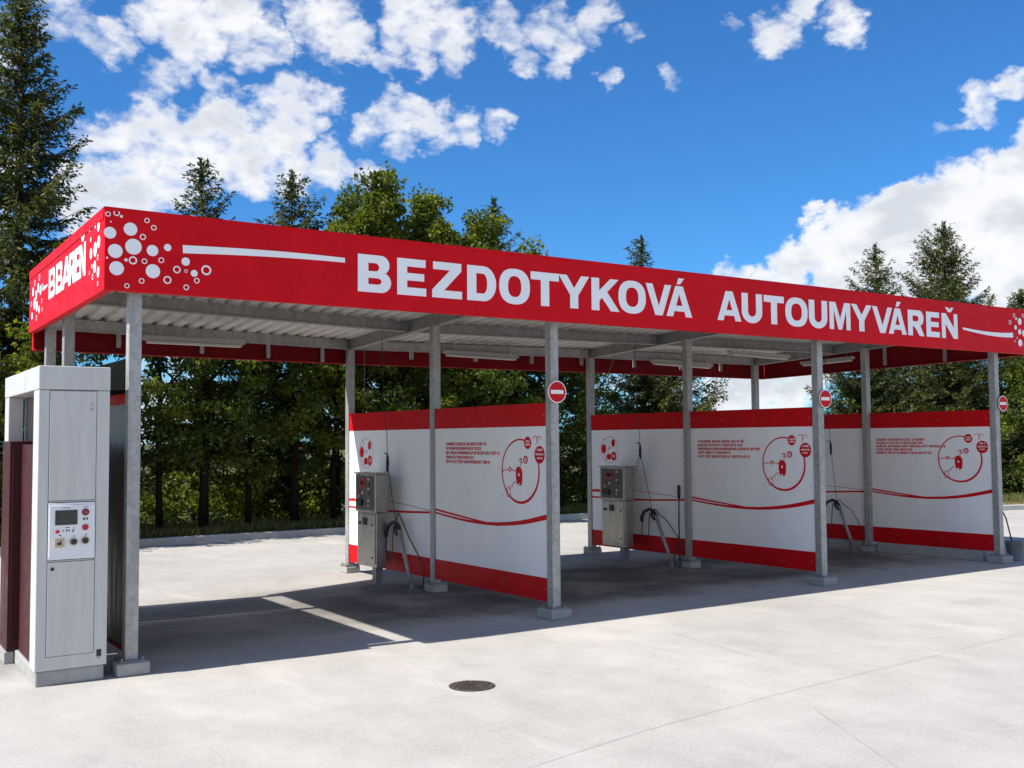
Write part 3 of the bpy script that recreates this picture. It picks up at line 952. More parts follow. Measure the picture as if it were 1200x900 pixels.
def curve_pts(cx, cz, r, a0, a1, n=14, k=1.0):
    return [(cx + r * k * math.cos(rad(a0 + (a1 - a0) * i / n)), cz + r * math.sin(rad(a0 + (a1 - a0) * i / n))) for i in range(n + 1)]


WALLS = []


def partition(row, label, seed):
    F = frame(row)
    p = ROWS[row]['p']
    root = thing('partition_wall', label, 'partition wall', (p[0], p[1], 0), 'partition walls between the wash bays')
    L = (Vector((*ROWS[row]['q'], 0)) - Vector((*p, 0))).length
    smid = (Vector((*POST[row][1], 0)) - Vector((*p, 0))).length
    rnd = random.Random(seed)
    TH = 0.03
    panels = []
    for (a, b, nm) in ((0.10, smid - 0.004, 'front'), (smid + 0.104, L + 0.02, 'rear')):
        mb = MB()
        for (z0, z1, mi) in ((0.17, 0.392, 1), (0.392, 1.945, 0), (1.945, 2.17, 1)):
            mb.box(a, b, -0.05, -0.05 + TH, z0, z1, mi, F)
        # folded steel capping and foot rail
        mb.box(a, b, -0.056, -0.014, 2.17, 2.185, 2, F)
        mb.box(a, b, -0.053, -0.017, 0.155, 0.17, 2, F)
        pn = mb.build('panel', ['panel_white', 'panel_red', 'panel_red'], root)
        panels.append(pn)
    o = -0.05 + TH + 0.0015
    T = lambda s, z: F(s, o, z)
    # --- front panel: emblem, text block, swooshes
    mb = MB()
    c = (0.575, 1.475)
    R = 0.335
    pts = curve_pts(c[0], c[1], R, 150, 477, 48)
    ws = [0.018 + 0.012 * max(0, -math.sin(rad(150 + 327 * i / 48) + 0.6)) for i in range(49)]
    ribbon(pts, ws, T, mb)
    mb.poly2d(ell(0.436, 1.774, 0.064, 0.066, 28, 2), [], T)
    mb.poly2d(ell(0.228, 1.650, 0.090, 0.092, 30, 2), [], T)
    tag_shape = [(0.640, 1.335), (0.655, 1.42), (0.650, 1.50), (0.61, 1.525), (0.56, 1.512), (0.535, 1.47), (0.535, 1.39), (0.545, 1.33), (0.585, 1.315), (0.600, 1.35), (0.625, 1.325)]
    mb.poly2d(tag_shape, [], T)
    mb.poly2d(ell(0.475, 1.595, 0.042, 0.042, 22, 2), [ell(0.478, 1.592, 0.024, 0.024, 18, 2)], T)
    mb.poly2d(ell(0.478, 1.592, 0.013, 0.013, 12, 2), [], T)
    mb.poly2d(ell(0.565, 1.585, 0.026, 0.028, 18, 2), [ell(0.57, 1.58, 0.014, 0.016, 14, 2)], T)
    mb.poly2d(ell(0.765, 1.49, 0.028, 0.028, 18, 2), [ell(0.765, 1.49, 0.014, 0.014, 14, 2)], T)
    ribbon([(0.735, 1.49), (0.70, 1.482), (0.655, 1.474)], 0.010, T, mb)
    ribbon([(0.58, 1.525), (0.545, 1.555), (0.51, 1.58)], 0.008, T, mb)
    ribbon([(0.80, 1.49), (0.84, 1.475), (0.87, 1.49), (0.90, 1.455)], 0.010, T, mb)
    ribbon([(0.66, 1.36), (0.70, 1.345), (0.72, 1.30), (0.74, 1.325), (0.76, 1.275)], 0.011, T, mb)
    ribbon(curve_pts(0.79, 1.235, 0.042, 100, 420, 16), 0.008, T, mb)
    ribbon([(0.76, 1.28), (0.80, 1.30), (0.83, 1.27), (0.86, 1.275)], 0.009, T, mb)
    ribbon(curve_pts(0.30, 1.80, 0.045, 20, 250, 14), 0.008, T, mb)
    ribbon(curve_pts(0.235, 1.80, 0.040, -30, 170, 12), 0.008, T, mb)
    mb.build('emblem_print', 'print_red', panels[0], recalc=False)
    mb = MB()
    o2 = lambda s, z: F(s, o + 0.0008, z)
    pseudo_text(mb, o2, 0.475, 1.778, (0.08,), 0.022, 0.03, rnd)
    pseudo_text(mb, o2, 0.470, 1.745, (0.07,), 0.022, 0.03, rnd)
    pseudo_text(mb, o2, 0.270, 1.690, (0.08,), 0.022, 0.04, rnd)
    pseudo_text(mb, o2, 0.295, 1.645, (0.135,), 0.020, 0.04, rnd)
    pseudo_text(mb, o2, 0.270, 1.605, (0.08,), 0.018, 0.04, rnd)
    mb.poly2d(ell(0.598, 1.435, 0.014, 0.018, 12, 2), [], o2)
    mb.build('white_caption', 'panel_white', panels[0], recalc=False)
    mb = MB()
    s_t = min(2.07, smid - 0.10)
    for k, wd in enumerate((0.86, 0.80, 1.12, 0.60, 0.94)):
        pseudo_text(mb, T, s_t, 1.745 - 0.051 * k, (wd * rnd.uniform(0.95, 1.03),), 0.036, 0.05, rnd)
    mb.build('text_print', 'print_red', panels[0], recalc=False)
    mb = MB()
    e = smid - 0.004
    n = 20
    sw = []
    for i in range(n + 1):
        t = i / n
        s = e + (0.10 - e) * t
        z = 0.945 - 0.095 * math.sin(math.pi * min(1, t * 1.02) * 0.72) * 1.0 + 0.145 * t ** 2.6 + 0.0
        sw.append((s, z))
    ribbon(sw, [0.020 + 0.034 * (i / n) ** 1.2 for i in range(n + 1)], T, mb)
    sw2 = []
    for i in range(13):
        t = i / 12
        s = e + (1.0 - e) * t
        z = 0.985 - 0.113 * t ** 0.9
        sw2.append((s, z))
    ribbon(sw2, [0.024 - 0.008 * i / 12 for i in range(13)], lambda s, z: F(s, o + 0.0006, z), mb)
    mb.build('swoosh_print', 'print_red', panels[0], recalc=False)
    # --- rear panel
    mb = MB()
    s0, s1 = L + 0.02, smid + 0.104
    pts = [(s0 + (s1 - s0) * i / 16, 0.905 - 0.02 * math.sin(math.pi * i / 16) + 0.035 * (i / 16)) for i in range(17)]
    ribbon(pts, 0.026, T, mb)
    ribbon([(s0, 1.00), (s0 - 0.16, 1.01), (s0 - 0.3, 0.985)], [0.03, 0.045, 0.01], lambda s, z: F(s, o + 0.0006, z), mb)
    ex, ez = 4.10, 1.645
    if row != 'B':
        ex = 3.93
    ribbon(curve_pts(ex, ez, 0.20, 0, 360, 36), 0.006, T, mb)
    mb.poly2d(ell(ex - 0.09, ez + 0.10, 0.042, 0.06, 18, 2), [], T)
    mb.poly2d(ell(ex + 0.13, ez + 0.01, 0.058, 0.075, 20, 2), [], T)
    mb.poly2d(ell(ex - 0.10, ez - 0.10, 0.052, 0.066, 18, 3), [ell(ex - 0.10, ez - 0.10, 0.016, 0.03, 10, 2)], T)
    mb.poly2d(ell(ex + 0.01, ez - 0.11, 0.05, 0.045, 16, 4), [], T)
    ribbon([(ex + 0.03, ez - 0.01), (ex, ez + 0.04), (ex - 0.03, ez + 0.01)], 0.014, T, mb)
    ribbon(curve_pts(ex + 0.10, ez - 0.13, 0.035, 40, 300, 12), 0.008, T, mb)
    ribbon(curve_pts(ex + 0.11, ez + 0.13, 0.035, 0, 220, 12), 0.007, T, mb)
    mb.build('emblem_print', 'print_red', panels[1], recalc=False)
    mb = MB()
    pts = [(s0 - 0.6 + (s1 - s0 + 0.6) * i / 12, 1.06 - 0.10 * (i / 12) ** 1.2) for i in range(13)]
    ribbon(pts, 0.009, T, mb)
    mb.build('fine_line_print', 'print_faint', panels[1], recalc=False)
    # fixing screws
    mb = MB()
    for s in (0.16, 0.9, 1.6, smid - 0.06, smid + 0.16, (smid + L) / 2, L - 0.05):
        for z in (0.28, 1.2, 2.06):
            mb.disc(F(s, -0.021, z), F(s, 1, z) - F(s, 0, z), 0.008, 0.004, 8)
    mb.build('screws', 'galv_dark', root)
    return root


partition('B', 'red and white printed partition wall standing between the first two wash bays, nearest to the camera', 1)
partition('C', 'red and white printed partition wall between the middle and the last wash bay', 2)
partition('D', 'red and white printed partition wall closing the far right end of the car wash', 3)

# concrete upstand under the end wall
FD = frame('D')
mb = MB()
mb.box(0.26, 1.96, -0.11, 0.02, 0.0, 0.152, 0, FD)
mb.box(2.22, 4.15, -0.11, 0.02, 0.0, 0.152, 0, FD)
us = mb.build('concrete_upstand', 'block', bev=0.01)
tag(us, 'low concrete upstand under the printed wall at the far right end', 'upstand')

# stainless wall behind the kiosk
FA = frame('A')
wa = thing('partition_wall', 'bare stainless partition wall with red top edge directly behind the grey payment kiosk', 'partition wall', (0, 0.05, 0), 'partition walls between the wash bays')
for (a, b) in ((0.10, 2.26), (2.38, 3.36)):
    mb = MB()
    mb.box(a, b, -0.06, -0.03, 0.18, 2.12, 0, FA)
    mb.box(a, b, -0.068, -0.022, 2.12, 2.205, 1, FA)
    mb.box(a, b, -0.064, -0.026, 0.15, 0.18, 1, FA)
    mb.build('panel', ['stainless_dull', 'panel_red'], wa)
# added dark bar along the top of the wall: it narrows the gap the sun shines through
mb = MB()
mb.box(0.12, 2.26, -0.10, 0.0, 2.207, 2.48, 0, FA)
mb.box(2.38, 3.36, -0.10, 0.0, 2.207, 2.46, 0, FA)
ct = mb.build('sun_blocker', 'blocker', wa, bev=0.004)


# ------------------------------------------------------------------ wash terminals
def terminal(row, s0, label):
    F0 = frame(row)
    c0 = F0(s0 + 0.27, 0.25, 0)
    root = thing('wash_terminal', label, 'control terminal', tuple(c0), 'control terminals on the partition walls')
    F = lambda s, o, z: F0(s0 + s, 0.14 + o, z)
    W, D = 0.52, 0.15
    mb = MB()
    mb.box(0, W, 0, D, 0.22, 0.90, 0, F)
    mb.box(-0.015, W + 0.015, -0.01, D + 0.02, 0.904, 1.385, 0, F)
    cab = mb.build('cabinet', 'stainless', root, bev=0.006)
    mb = MB()
    mb.box(-0.03, W + 0.03, -0.02, D + 0.04, 1.387, 1.405, 0, F)
    mb.build('lid', 'stainless', root, bev=0.004)
    mb = MB()
    mb.box(0.04, W - 0.02, D + 0.021, D + 0.030, 0.93, 1.36, 0, F)
    cp = mb.build('control_panel', 'dark_panel', root, bev=0.003)
    fz = D + 0.031
    mb = MB()
    mb.box(0.24, 0.40, fz, fz + 0.006, 1.22, 1.33, 0, F)
    mb.build('display', 'red_btn', cp)
    mb = MB()
    mb.box(0.27, 0.37, fz + 0.007, fz + 0.009, 1.25, 1.30, 0, F)
    mb.build('display_glass', 'screen', cp)
    ax = F(0, 1, 0) - F(0, 0, 0)
    for k, (s, z, mt, r) in enumerate([(0.14, 1.32, 'grey_btn', 0.016), (0.14, 1.26, 'red_btn', 0.018), (0.14, 1.20, 'grey_btn', 0.014), (0.14, 1.14, 'red_btn', 0.018),
                                       (0.40, 1.16, 'red_btn', 0.020), (0.40, 1.10, 'beige', 0.018), (0.30, 1.15, 'grey_btn', 0.018), (0.14, 1.05, 'grey_btn', 0.018), (0.14, 0.99, 'beige', 0.016)]):
        mb = MB()
        mb.disc(F(s, fz, z), ax, r, 0.014, 14)
        mb.build('button', mt, cp)
    mb = MB()
    mb.box(0.31, 0.44, fz, fz + 0.03, 0.98, 1.06, 0, F)
    mb.build('coin_slot', 'black', cp, bev=0.004)
    mb = MB()
    mb.box(0.03, W - 0.03, D + 0.001, D + 0.010, 0.26, 0.88, 0, F)
    dr = mb.build('door', 'stainless', root, bev=0.004)
    mb = MB()
    mb.box(0.25, 0.33, D + 0.011, D + 0.03, 0.74, 0.83, 0, F)
    mb.build('change_tray', 'black', dr, bev=0.004)
    mb = MB()
    mb.box(0.40, 0.47, D + 0.011, D + 0.02, 0.74, 0.78, 0, F)
    mb.build('note_slot', 'black', dr, bev=0.004)
    mb = MB()
    mb.disc(F(0.09, D + 0.011, 0.75), ax, 0.014, 0.008, 12)
    mb.build('lock', 'black', dr)
    mb = MB()
    mb.disc(F(0.09, D + 0.011, 0.34), ax, 0.012, 0.008, 12)
    mb.build('lock', 'black', dr)
    mb = MB()
    mb.box(0.05, 0.15, 0.03, 0.13, 0.012, 0.22, 0, F)
    mb.box(0.0, 0.20, -0.02, 0.18, 0.0, 0.012, 0, F)
    mb.build('pole', 'galv_dark', root)
    return root


terminal('B', 3.23, 'stainless wash terminal with red display in the first bay, nearest to the camera')
terminal('C', 3.24, 'stainless wash terminal with red display in the middle bay by the second printed wall')


# ------------------------------------------------------------------ lance stands, hoses
def lance_stand(row, st, sb, label, big=False):
    F = frame(row)
    base = F(sb, 0.12, 0)
    root = thing('lance_stand', label, 'lance stand', tuple(base), 'lance stands on the bay floors')
    mb = MB()
    mb.box(sb - 0.10, sb + 0.06, 0.05, 0.19, 0.0, 0.012, 0, F)
    mb.build('base_plate', 'galv_dark', root)
    top = F(st, 0.10, 0.70)
    mb = MB()
    mb.tube([F(sb - 0.02, 0.12, 0.01), top], 0.025, 10)
    mb.build('pole', 'galv', root, smooth=True)
    mb = MB()
    mb.tube([top, F(st + 0.03, 0.11, 0.76), F(st + 0.10, 0.13, 0.79), F(st + 0.19, 0.15, 0.75), F(st + 0.235, 0.16, 0.66), F(st + 0.225, 0.16, 0.60)], [0.026, 0.026, 0.024, 0.024, 0.028, 0.022], 10)
    mb.tube([F(st + 0.06, 0.12, 0.78), F(st + 0.045, 0.14, 0.70), F(st - 0.02, 0.15, 0.64)], [0.02, 0.022, 0.015], 8)
    mb.build('holder', 'rubber', root, smooth=True)
    # hose that hangs from the holder in a loop
    mb = MB()
    loop = [F(st + 0.03, 0.13, 0.74), F(st - 0.04, 0.15, 0.90 if big else 0.80), F(st - 0.14, 0.16, 0.86 if big else 0.72), F(st - 0.24, 0.10, 0.62), F(sb + (-0.12), 0.03, 0.30), F(sb - 0.12, 0.03, 0.06), F(sb - 0.06, 0.05, 0.02)]
    sm = []
    for i in range(len(loop) - 1):
        p0 = loop[max(i - 1, 0)]; p1 = loop[i]; p2 = loop[i + 1]; p3 = loop[min(i + 2, len(loop) - 1)]
        for k in range(6):
            t = k / 6
            sm.append(0.5 * ((2 * p1) + (-p0 + p2) * t + (2 * p0 - 5 * p1 + 4 * p2 - p3) * t * t + (-p0 + 3 * p1 - 3 * p2 + p3) * t ** 3))
    sm.append(loop[-1])
    mb.tube(sm, 0.008 if big else 0.006, 8)
    mb.tube([F(st + 0.22, 0.16, 0.62), F(st + 0.24, 0.16, 0.45), F(st + 0.19, 0.15, 0.30), F(st + 0.12, 0.14, 0.36), F(st + 0.10, 0.13, 0.74)], 0.007, 6)
    mb.build('hose_loop', 'rubber', root, smooth=True)
    if big:
        mb = MB()
        mb.tube([F(st - 0.10, 0.13, 0.55), F(st - 0.22, 0.16, 0.52)], 0.012, 8)
        mb.build('bracket', 'stainless', root)
        mb = MB()
        mb.tube([F(st - 0.12, 0.12, 0.38), F(st - 0.25, 0.15, 0.35)], 0.010, 8)
        mb.build('bracket', 'stainless', root)
    return root


lance_stand('B', 2.98, 2.66, 'leaning lance stand with thick black hose loop by the first printed wall, nearest one', True)
lance_stand('C', 2.80, 2.47, 'leaning lance stand with black hooked grip in front of the second printed wall')
lance_stand('D', 2.58, 2.32, 'farthest leaning lance stand, in front of the wall at the far right end')


def hose_line(row, s, s_top, z_gun, st, label, spring=True, w=0.0042):
    F = frame(row)
    g = F(s, 0.11, z_gun)
    root = thing('hanging_hose', label, 'hose', tuple(F(s, 0.11, 0.7)), 'hoses hanging from the roof')
    ztop = zbeam(4, 3.0) + 0.02
    mb = MB()
    mb.tube([F(s_top, 0.14, ztop), F(s_top - 0.02, 0.13, 2.4), F(s + 0.01, 0.115, 1.9), g], w, 6)
    mb.build('supply_hose', 'rubber', root, smooth=True)
    mb = MB()
    mb.tube([g, F((s + st) / 2 + 0.02, 0.115, (z_gun + 0.72) / 2), F(st + 0.04, 0.12, 0.74)], w, 6)
    mb.build('hose', 'rubber', root, smooth=True)
    mb = MB()
    mb.tube([F(s, 0.11, z_gun - 0.10), F(s, 0.11, z_gun + 0.02), F(s, 0.11, z_gun + 0.10)], [0.014, 0.022, 0.013], 8)
    mb.tube([F(s - 0.005, 0.11, z_gun + 0.11), F(s + 0.05, 0.12, z_gun + 0.13)], 0.010, 6)
    mb.build('spray_gun', 'black', root, smooth=True)
    if spring:
        mb = MB()
        path = []
        n = 220
        for i in range(n):
            t = i / (n - 1)
            # sagging coil from the gun to the terminal
            cs = s + (0.46) * t
            cz = z_gun - 0.06 - 0.36 * math.sin(math.pi * min(1, t * 0.78)) - 0.05 * t
            a = 2 * math.pi * 17 * t
            rr_ = 0.020 + 0.05 * max(0, t - 0.55)
            path.append(F(cs + rr_ * math.cos(a), 0.11 + rr_ * math.sin(a), cz + rr_ * 0.9 * math.sin(a + 0.8)))
        mb.tube(path, 0.0032, 5)
        mb.build('coil', 'rubber', root, smooth=True)
    return root


hose_line('B', 3.27, 3.36, 1.52, 2.98, 'thin hose with dark spray gun and curly coil hanging above the nearest lance stand')
hose_line('C', 3.10, 3.16, 1.62, 2.80, 'thin hose with curly coil hanging down in the middle bay to the second lance stand')
hose_line('D', 2.70, 2.76, 1.62, 2.56, 'plain thin hose hanging against the far right wall without a coil', spring=False)

# brush lance by the middle post of the second wall
F = frame('C')
lb = thing('brush_lance', 'upright black handled lance leaning on the middle post of the second printed wall', 'lance', tuple(F(2.36, 0.1, 0.0)))
mb = MB()
mb.tube([F(2.33, 0.10, 0.10), F(2.35, 0.09, 0.6), F(2.37, 0.06, 1.0)], 0.010, 8)
mb.build('rod', 'rubber', lb)
mb = MB()
mb.tube([F(2.37, 0.06, 0.96), F(2.375, 0.055, 1.06), F(2.378, 0.05, 1.15)], [0.018, 0.027, 0.020], 10)
mb.build('grip', 'black', lb, smooth=True)
mb = MB()
mb.tube([F(2.36, 0.10, 0.30), F(2.42, 0.13, 0.15), F(2.38, 0.14, 0.03), F(2.30, 0.13, 0.025), F(2.27, 0.12, 0.10), F(2.33, 0.10, 0.14)], 0.009, 6)
mb.build('hose_tail', 'rubber', lb, smooth=True)

# grey bucket with a lance, beyond the last post
bk = thing('bucket', 'grey bucket standing beside the last post at the right end', 'bucket', (12.45, 0.13, 0))
mb = MB()
n = 20
prof = [(0.0, 0.0), (0.085, 0.0), (0.088, 0.02), (0.115, 0.26), (0.122, 0.262), (0.122, 0.275), (0.108, 0.275), (0.082, 0.03), (0.0, 0.03)]
rings = [[(12.45 + r * math.cos(2 * math.pi * k / n), 0.13 + r * math.sin(2 * math.pi * k / n), z) for k in range(n)] for r, z in prof]
vv = [p for r in rings for p in r]
mb.quads(vv, [(i * n + k, i * n + (k + 1) % n, (i + 1) * n + (k + 1) % n, (i + 1) * n + k) for i in range(len(prof) - 1) for k in range(n)])
mb.build('pail', 'bin_grey', bk, smooth=True)
mb = MB()
mb.tube([(12.45 - 0.12, 0.13, 0.25), (12.45 - 0.10, 0.06, 0.20), (12.45, 0.01, 0.17), (12.45 + 0.10, 0.06, 0.20), (12.45 + 0.12, 0.13, 0.25)], 0.005, 6)
mb.build('handle', 'galv_dark', bk)
ln = thing('spray_lance', 'slim black spray lance leaning from the last post into the grey bucket', 'lance', (12.38, 0.13, 0.03))
mb = MB()
mb.tube([(12.44, 0.12, 0.036), (12.40, 0.13, 0.28), (12.27, 0.13, 0.62), (12.13, 0.14, 0.80)], 0.010, 8)
mb.build('rod', 'rubber', ln, smooth=True)
mb = MB()
mb.tube([(12.19, 0.14, 0.725), (12.13, 0.14, 0.80), (12.10, 0.14, 0.83)], [0.017, 0.021, 0.015], 8)
mb.build('grip', 'black', ln, smooth=True)


# ------------------------------------------------------------------ no entry signs
def sign(x, y, z, label):
    root = thing('no_entry_sign', label, 'no entry sign', (x, y, z), 'no entry signs on the front posts')
    mb = MB()
    mb.tube([(x, y + 0.004, z), (x, y, z)], 0.114, 40)
    mb.build('plate', 'sign_white', root, bev=0.0)
    mb = MB()
    outer = ell(x, z, 0.104, 0.104, 44, 2)
    mb.poly2d(outer, [[(x - 0.080, z - 0.020), (x + 0.080, z - 0.020), (x + 0.080, z + 0.020), (x - 0.080, z + 0.020)]], lambda u, v: (u, y - 0.0012, v))
    mb.build('red_disc', 'sign_red', root, recalc=False)
    mb = MB()
    mb.box(x - 0.05, x + 0.05, y + 0.005, y + 0.022, z - 0.05, z - 0.03)
    mb.build('clamp', 'galv_dark', root)
    mb = MB()
    mb.box(x - 0.05, x + 0.05, y + 0.005, y + 0.022, z + 0.03, z + 0.05)
    mb.build('clamp', 'galv_dark', root)
    return root


sign(4.225, 0.072, 2.292, 'round red no entry sign on the nearest signed post, left of the three')
sign(8.315, 0.052, 2.285, 'round red no entry sign on the post of the second printed wall')
sign(12.135, 0.032, 2.275, 'round red no entry sign on the last post at the far right')


# ------------------------------------------------------------------ lamps
def lamp(a, b, label, small=False):
    a, b = Vector(a), Vector(b)
    c = (a + b) / 2
    root = thing('strip_lamp', label, 'strip lamp', tuple(c), 'strip lamps under the roof')
    h = 0.055 if not small else 0.045
    mb = MB()
    mb.beam(a + Vector((0, 0, 0.035)), b + Vector((0, 0, 0.035)), 0.10, h)
    mb.build('housing', 'lamp_white', root, bev=0.008)
    mb = MB()
    d = (b - a).normalized()
    mb.beam(a + d * 0.04, b - d * 0.04, 0.085, 0.033)
    mb.build('diffuser', 'lamp_diffuser', root, bev=0.01)
    for t in (0.12, 0.88):
        mb = MB()
        p = a + (b - a) * t
        mb.tube([p + Vector((0, 0, 0.035 + h)), p + Vector((0, 0, 0.25))], 0.006, 6)
        mb.build('hanger_rod', 'galv_dark', root)
    return root


lamp((0.94, 3.44, 2.925), (2.12, 3.50, 2.925), 'unlit white strip lamp under the back purlin of the first bay')
lamp((5.38, 4.42, 3.02), (6.62, 4.38, 2.995), 'unlit white strip lamp under the back purlin of the middle bay')
lamp((9.20, 4.28, 3.02), (10.5, 4.25, 2.985), 'unlit white strip lamp under the back purlin of the last bay')
lamp((9.35, 2.70, 3.06), (10.65, 2.70, 3.03), 'unlit slim strip lamp under the middle purlin of the last bay', True)
lamp((11.95, 3.55, 3.03), (12.05, 2.55, 3.06), 'unlit short strip lamp beside the end beam at the far right', True)

# loose cables under the roof
def cable(pts, label):
    mb = MB()
    mb.tube(pts, 0.004, 5)
    o = mb.build('cable', 'galv_dark')
    return tag(o, label, 'cable', 'loose cables under the roof')


def sag(a, b, dip, n=12):
    a, b = Vector(a), Vector(b)
    return [a + (b - a) * (i / n) - Vector((0, 0, dip * 4 * (i / n) * (1 - i / n))) for i in range(n + 1)]


cable(sag((0.55, 1.15, 3.38), (3.2, 2.0, 3.30), 0.07), 'dark cable sagging under the roof sheet of the first bay')
cable(sag((4.6, 2.2, 3.33), (7.0, 2.9, 3.27), 0.05), 'dark cable sagging under the roof sheet of the middle bay')
cable(sag((4.28, 4.76, 3.1), (4.3, 4.79, 2.35), -0.01) , 'short pale cable dropping from the back purlin beside the nearest rear post')
cable(sag((8.5, 4.42, 3.08), (8.42, 4.5, 2.80), 0.02), 'short cable hanging by the back board at the start of the last bay')

# ------------------------------------------------------------------ payment kiosk
kx0, kx1, ky0, ky1 = -0.657, -0.147, -0.03, 0.20
kiosk = thing('payment_kiosk', 'tall light grey payment kiosk with screen and buttons at the left end', 'payment kiosk', (-0.40, 0.1, 0))
mb = MB()
mb.box(kx0, kx1, ky0, ky1, 0.112, 2.212)
mb.build('cabinet', 'kiosk', kiosk, bev=0.006)
mb = MB()
mb.box(kx0 - 0.002, kx1 + 0.002, ky0 - 0.002, 1.78, 2.215, 2.395)
mb.build('canopy_band', 'kiosk', kiosk, bev=0.006)
mb = MB()
mb.box(kx0, kx0 + 0.12, 1.55, 1.77, 0.10, 2.213)
mb.box(kx0 + 0.16, kx0 + 0.24, 1.62, 1.77, 0.10, 2.213)
mb.build('rear_leg', 'kiosk', kiosk, bev=0.006)
mb = MB()
mb.box(-0.63, -0.150, 0.203, 0.93, 0.112, 1.80)
mb.build('rear_shade_block', 'maroon', kiosk, bev=0.006)  # added block behind the cabinet, keeps sun off the stainless wall
mb = MB()
mb.box(-0.648, -0.165, -0.022, 1.80, 0.0, 0.11)
mb.build('plinth', 'block', kiosk, bev=0.01)
yF = ky0


def leaf(name, x0, x1, z0, z1, mat, proud=0.006, gap=0.006):
    mb = MB()
    mb.box(x0 - gap, x1 + gap, yF - 0.0015, yF + 0.01, z0 - gap, z1 + gap)
    mb.build('door_gap', 'gasket', kiosk)
    mb = MB()
    mb.box(x0, x1, yF - proud, yF + 0.005, z0, z1)
    return mb.build(name, mat, kiosk, bev=0.003)


dU = leaf('door', -0.578, -0.246, 1.376, 2.205, 'kiosk', gap=0.004)
cP = leaf('control_panel', -0.578, -0.246, 0.932, 1.358, 'kiosk_panel', 0.010, 0.006)
dL = leaf('door', -0.578, -0.246, 0.215, 0.914, 'kiosk', gap=0.004)


def disc_y(x, z, r, h, mat, name, parent, y=None):
    mb = MB()
    yy = yF - 0.006 if y is None else y
    mb.disc((x, yy, z), (0, -1, 0), r, h, 20)
    return mb.build(name, mat, parent)


disc_y(-0.275, 2.105, 0.010, 0.004, 'galv', 'lock', dU)
mb = MB(); mb.box(-0.285, -0.268, yF - 0.016, yF - 0.0065, 2.06, 2.075); mb.build('handle', 'galv', dU)
disc_y(-0.545, 0.865, 0.013, 0.006, 'black', 'lock', dL)
yp = yF - 0.011
mb = MB(); mb.box(-0.572, -0.252, yp - 0.006, yp, 0.95, 1.34); plate = mb.build('face_plate', 'kiosk_panel', cP, bev=0.003)
yq = yp - 0.0065
mb = MB(); mb.box(-0.532, -0.376, yq - 0.006, yq, 1.192, 1.302); mb.build('screen_frame', 'black', cP, bev=0.002)
mb = MB(); mb.box(-0.526, -0.382, yq - 0.0075, yq - 0.0062, 1.198, 1.296); mb.build('screen', 'screen', cP)
for (x, z, r, mt) in [(-0.318, 1.283, 0.026, 'red_btn'), (-0.318, 1.168, 0.023, 'red_btn'), (-0.515, 1.143, 0.014, 'red_btn')]:
    mb = MB()
    mb.disc((x, yq, z), (0, -1, 0), r, 0.006, 22, 0)
    mb.disc((x, yq - 0.006, z), (0, -1, 0), r * 0.62, 0.012, 18, 1)
    mb.build('button', ['black', mt] if r > 0.024 else [mt, 'red_btn'], cP)
for (x, z) in [(-0.400, 1.063), (-0.318, 1.068)]:
    mb = MB()
    mb.disc((x, yq, z), (0, -1, 0), 0.030, 0.005, 22, 0)
    mb.disc((x, yq - 0.005, z), (0, -1, 0), 0.021, 0.012, 18, 1)
    mb.build('key_switch', ['beige', 'black'], cP)
mb = MB()
mb.box(-0.535, -0.470, yq - 0.016, yq, 1.028, 1.092, 0)
mb.box(-0.518, -0.488, yq - 0.0175, yq - 0.0162, 1.045, 1.062, 1)
mb.box(-0.498, -0.490, yq - 0.0175, yq - 0.0162, 1.062, 1.078, 1)
mb.build('card_reader', ['beige', 'black'], cP)
mb = MB()
TT = lambda s, z: (s, yq - 0.0008, z)
rn = random.Random(5)


def marks(x0, z, wid, h, c=0):
    x = x0
    while x < x0 + wid:
        w = h * rn.uniform(0.4, 1.0)
        zz0 = z + h * rn.uniform(0, 0.3)
        mb.face([TT(x, zz0), TT(x + w, zz0), TT(x + w, z + h), TT(x, z + h)], c)
        x += w + h * 0.4


marks(-0.482, 1.314, 0.05, 0.008, 0)
marks(-0.332, 1.318, 0.032, 0.007, 0)
for (x, z, w, h) in [(-0.336, 1.222, 0.016, 0.020), (-0.312, 1.222, 0.012, 0.02), (-0.478, 1.142, 0.008, 0.012), (-0.456, 1.140, 0.010, 0.018), (-0.440, 1.143, 0.012, 0.012),
                     (-0.410, 1.135, 0.010, 0.020), (-0.505, 1.110, 0.018, 0.008), (-0.46, 1.168, 0.03, 0.006), (-0.403, 1.162, 0.012, 0.006), (-0.400, 1.100, 0.008, 0.008), (-0.318, 1.106, 0.010, 0.010)]:
    mb.face([TT(x, z), TT(x + w, z), TT(x + w, z + h), TT(x, z + h)])
mb.build('symbol_print', 'dark_panel', cP, recalc=False)
# vent socket at the lower right corner
mb = MB()
mb.box(-0.222, -0.188, yF - 0.004, yF - 0.0005, 0.182, 0.232)
mb.build('socket', 'black', kiosk)
mb = MB()
mb.box(-0.216, -0.196, yF - 0.008, yF - 0.0045, 0.165, 0.178)
mb.build('socket_flap', 'galv', kiosk)
# rivets on the band's side
mb = MB()
for k in range(4):
    mb.disc((kx0 - 0.002, 0.62, 2.25 + 0.03 * k), (-1, 0, 0), 0.006, 0.003, 8)
mb.build('rivets', 'galv', kiosk)

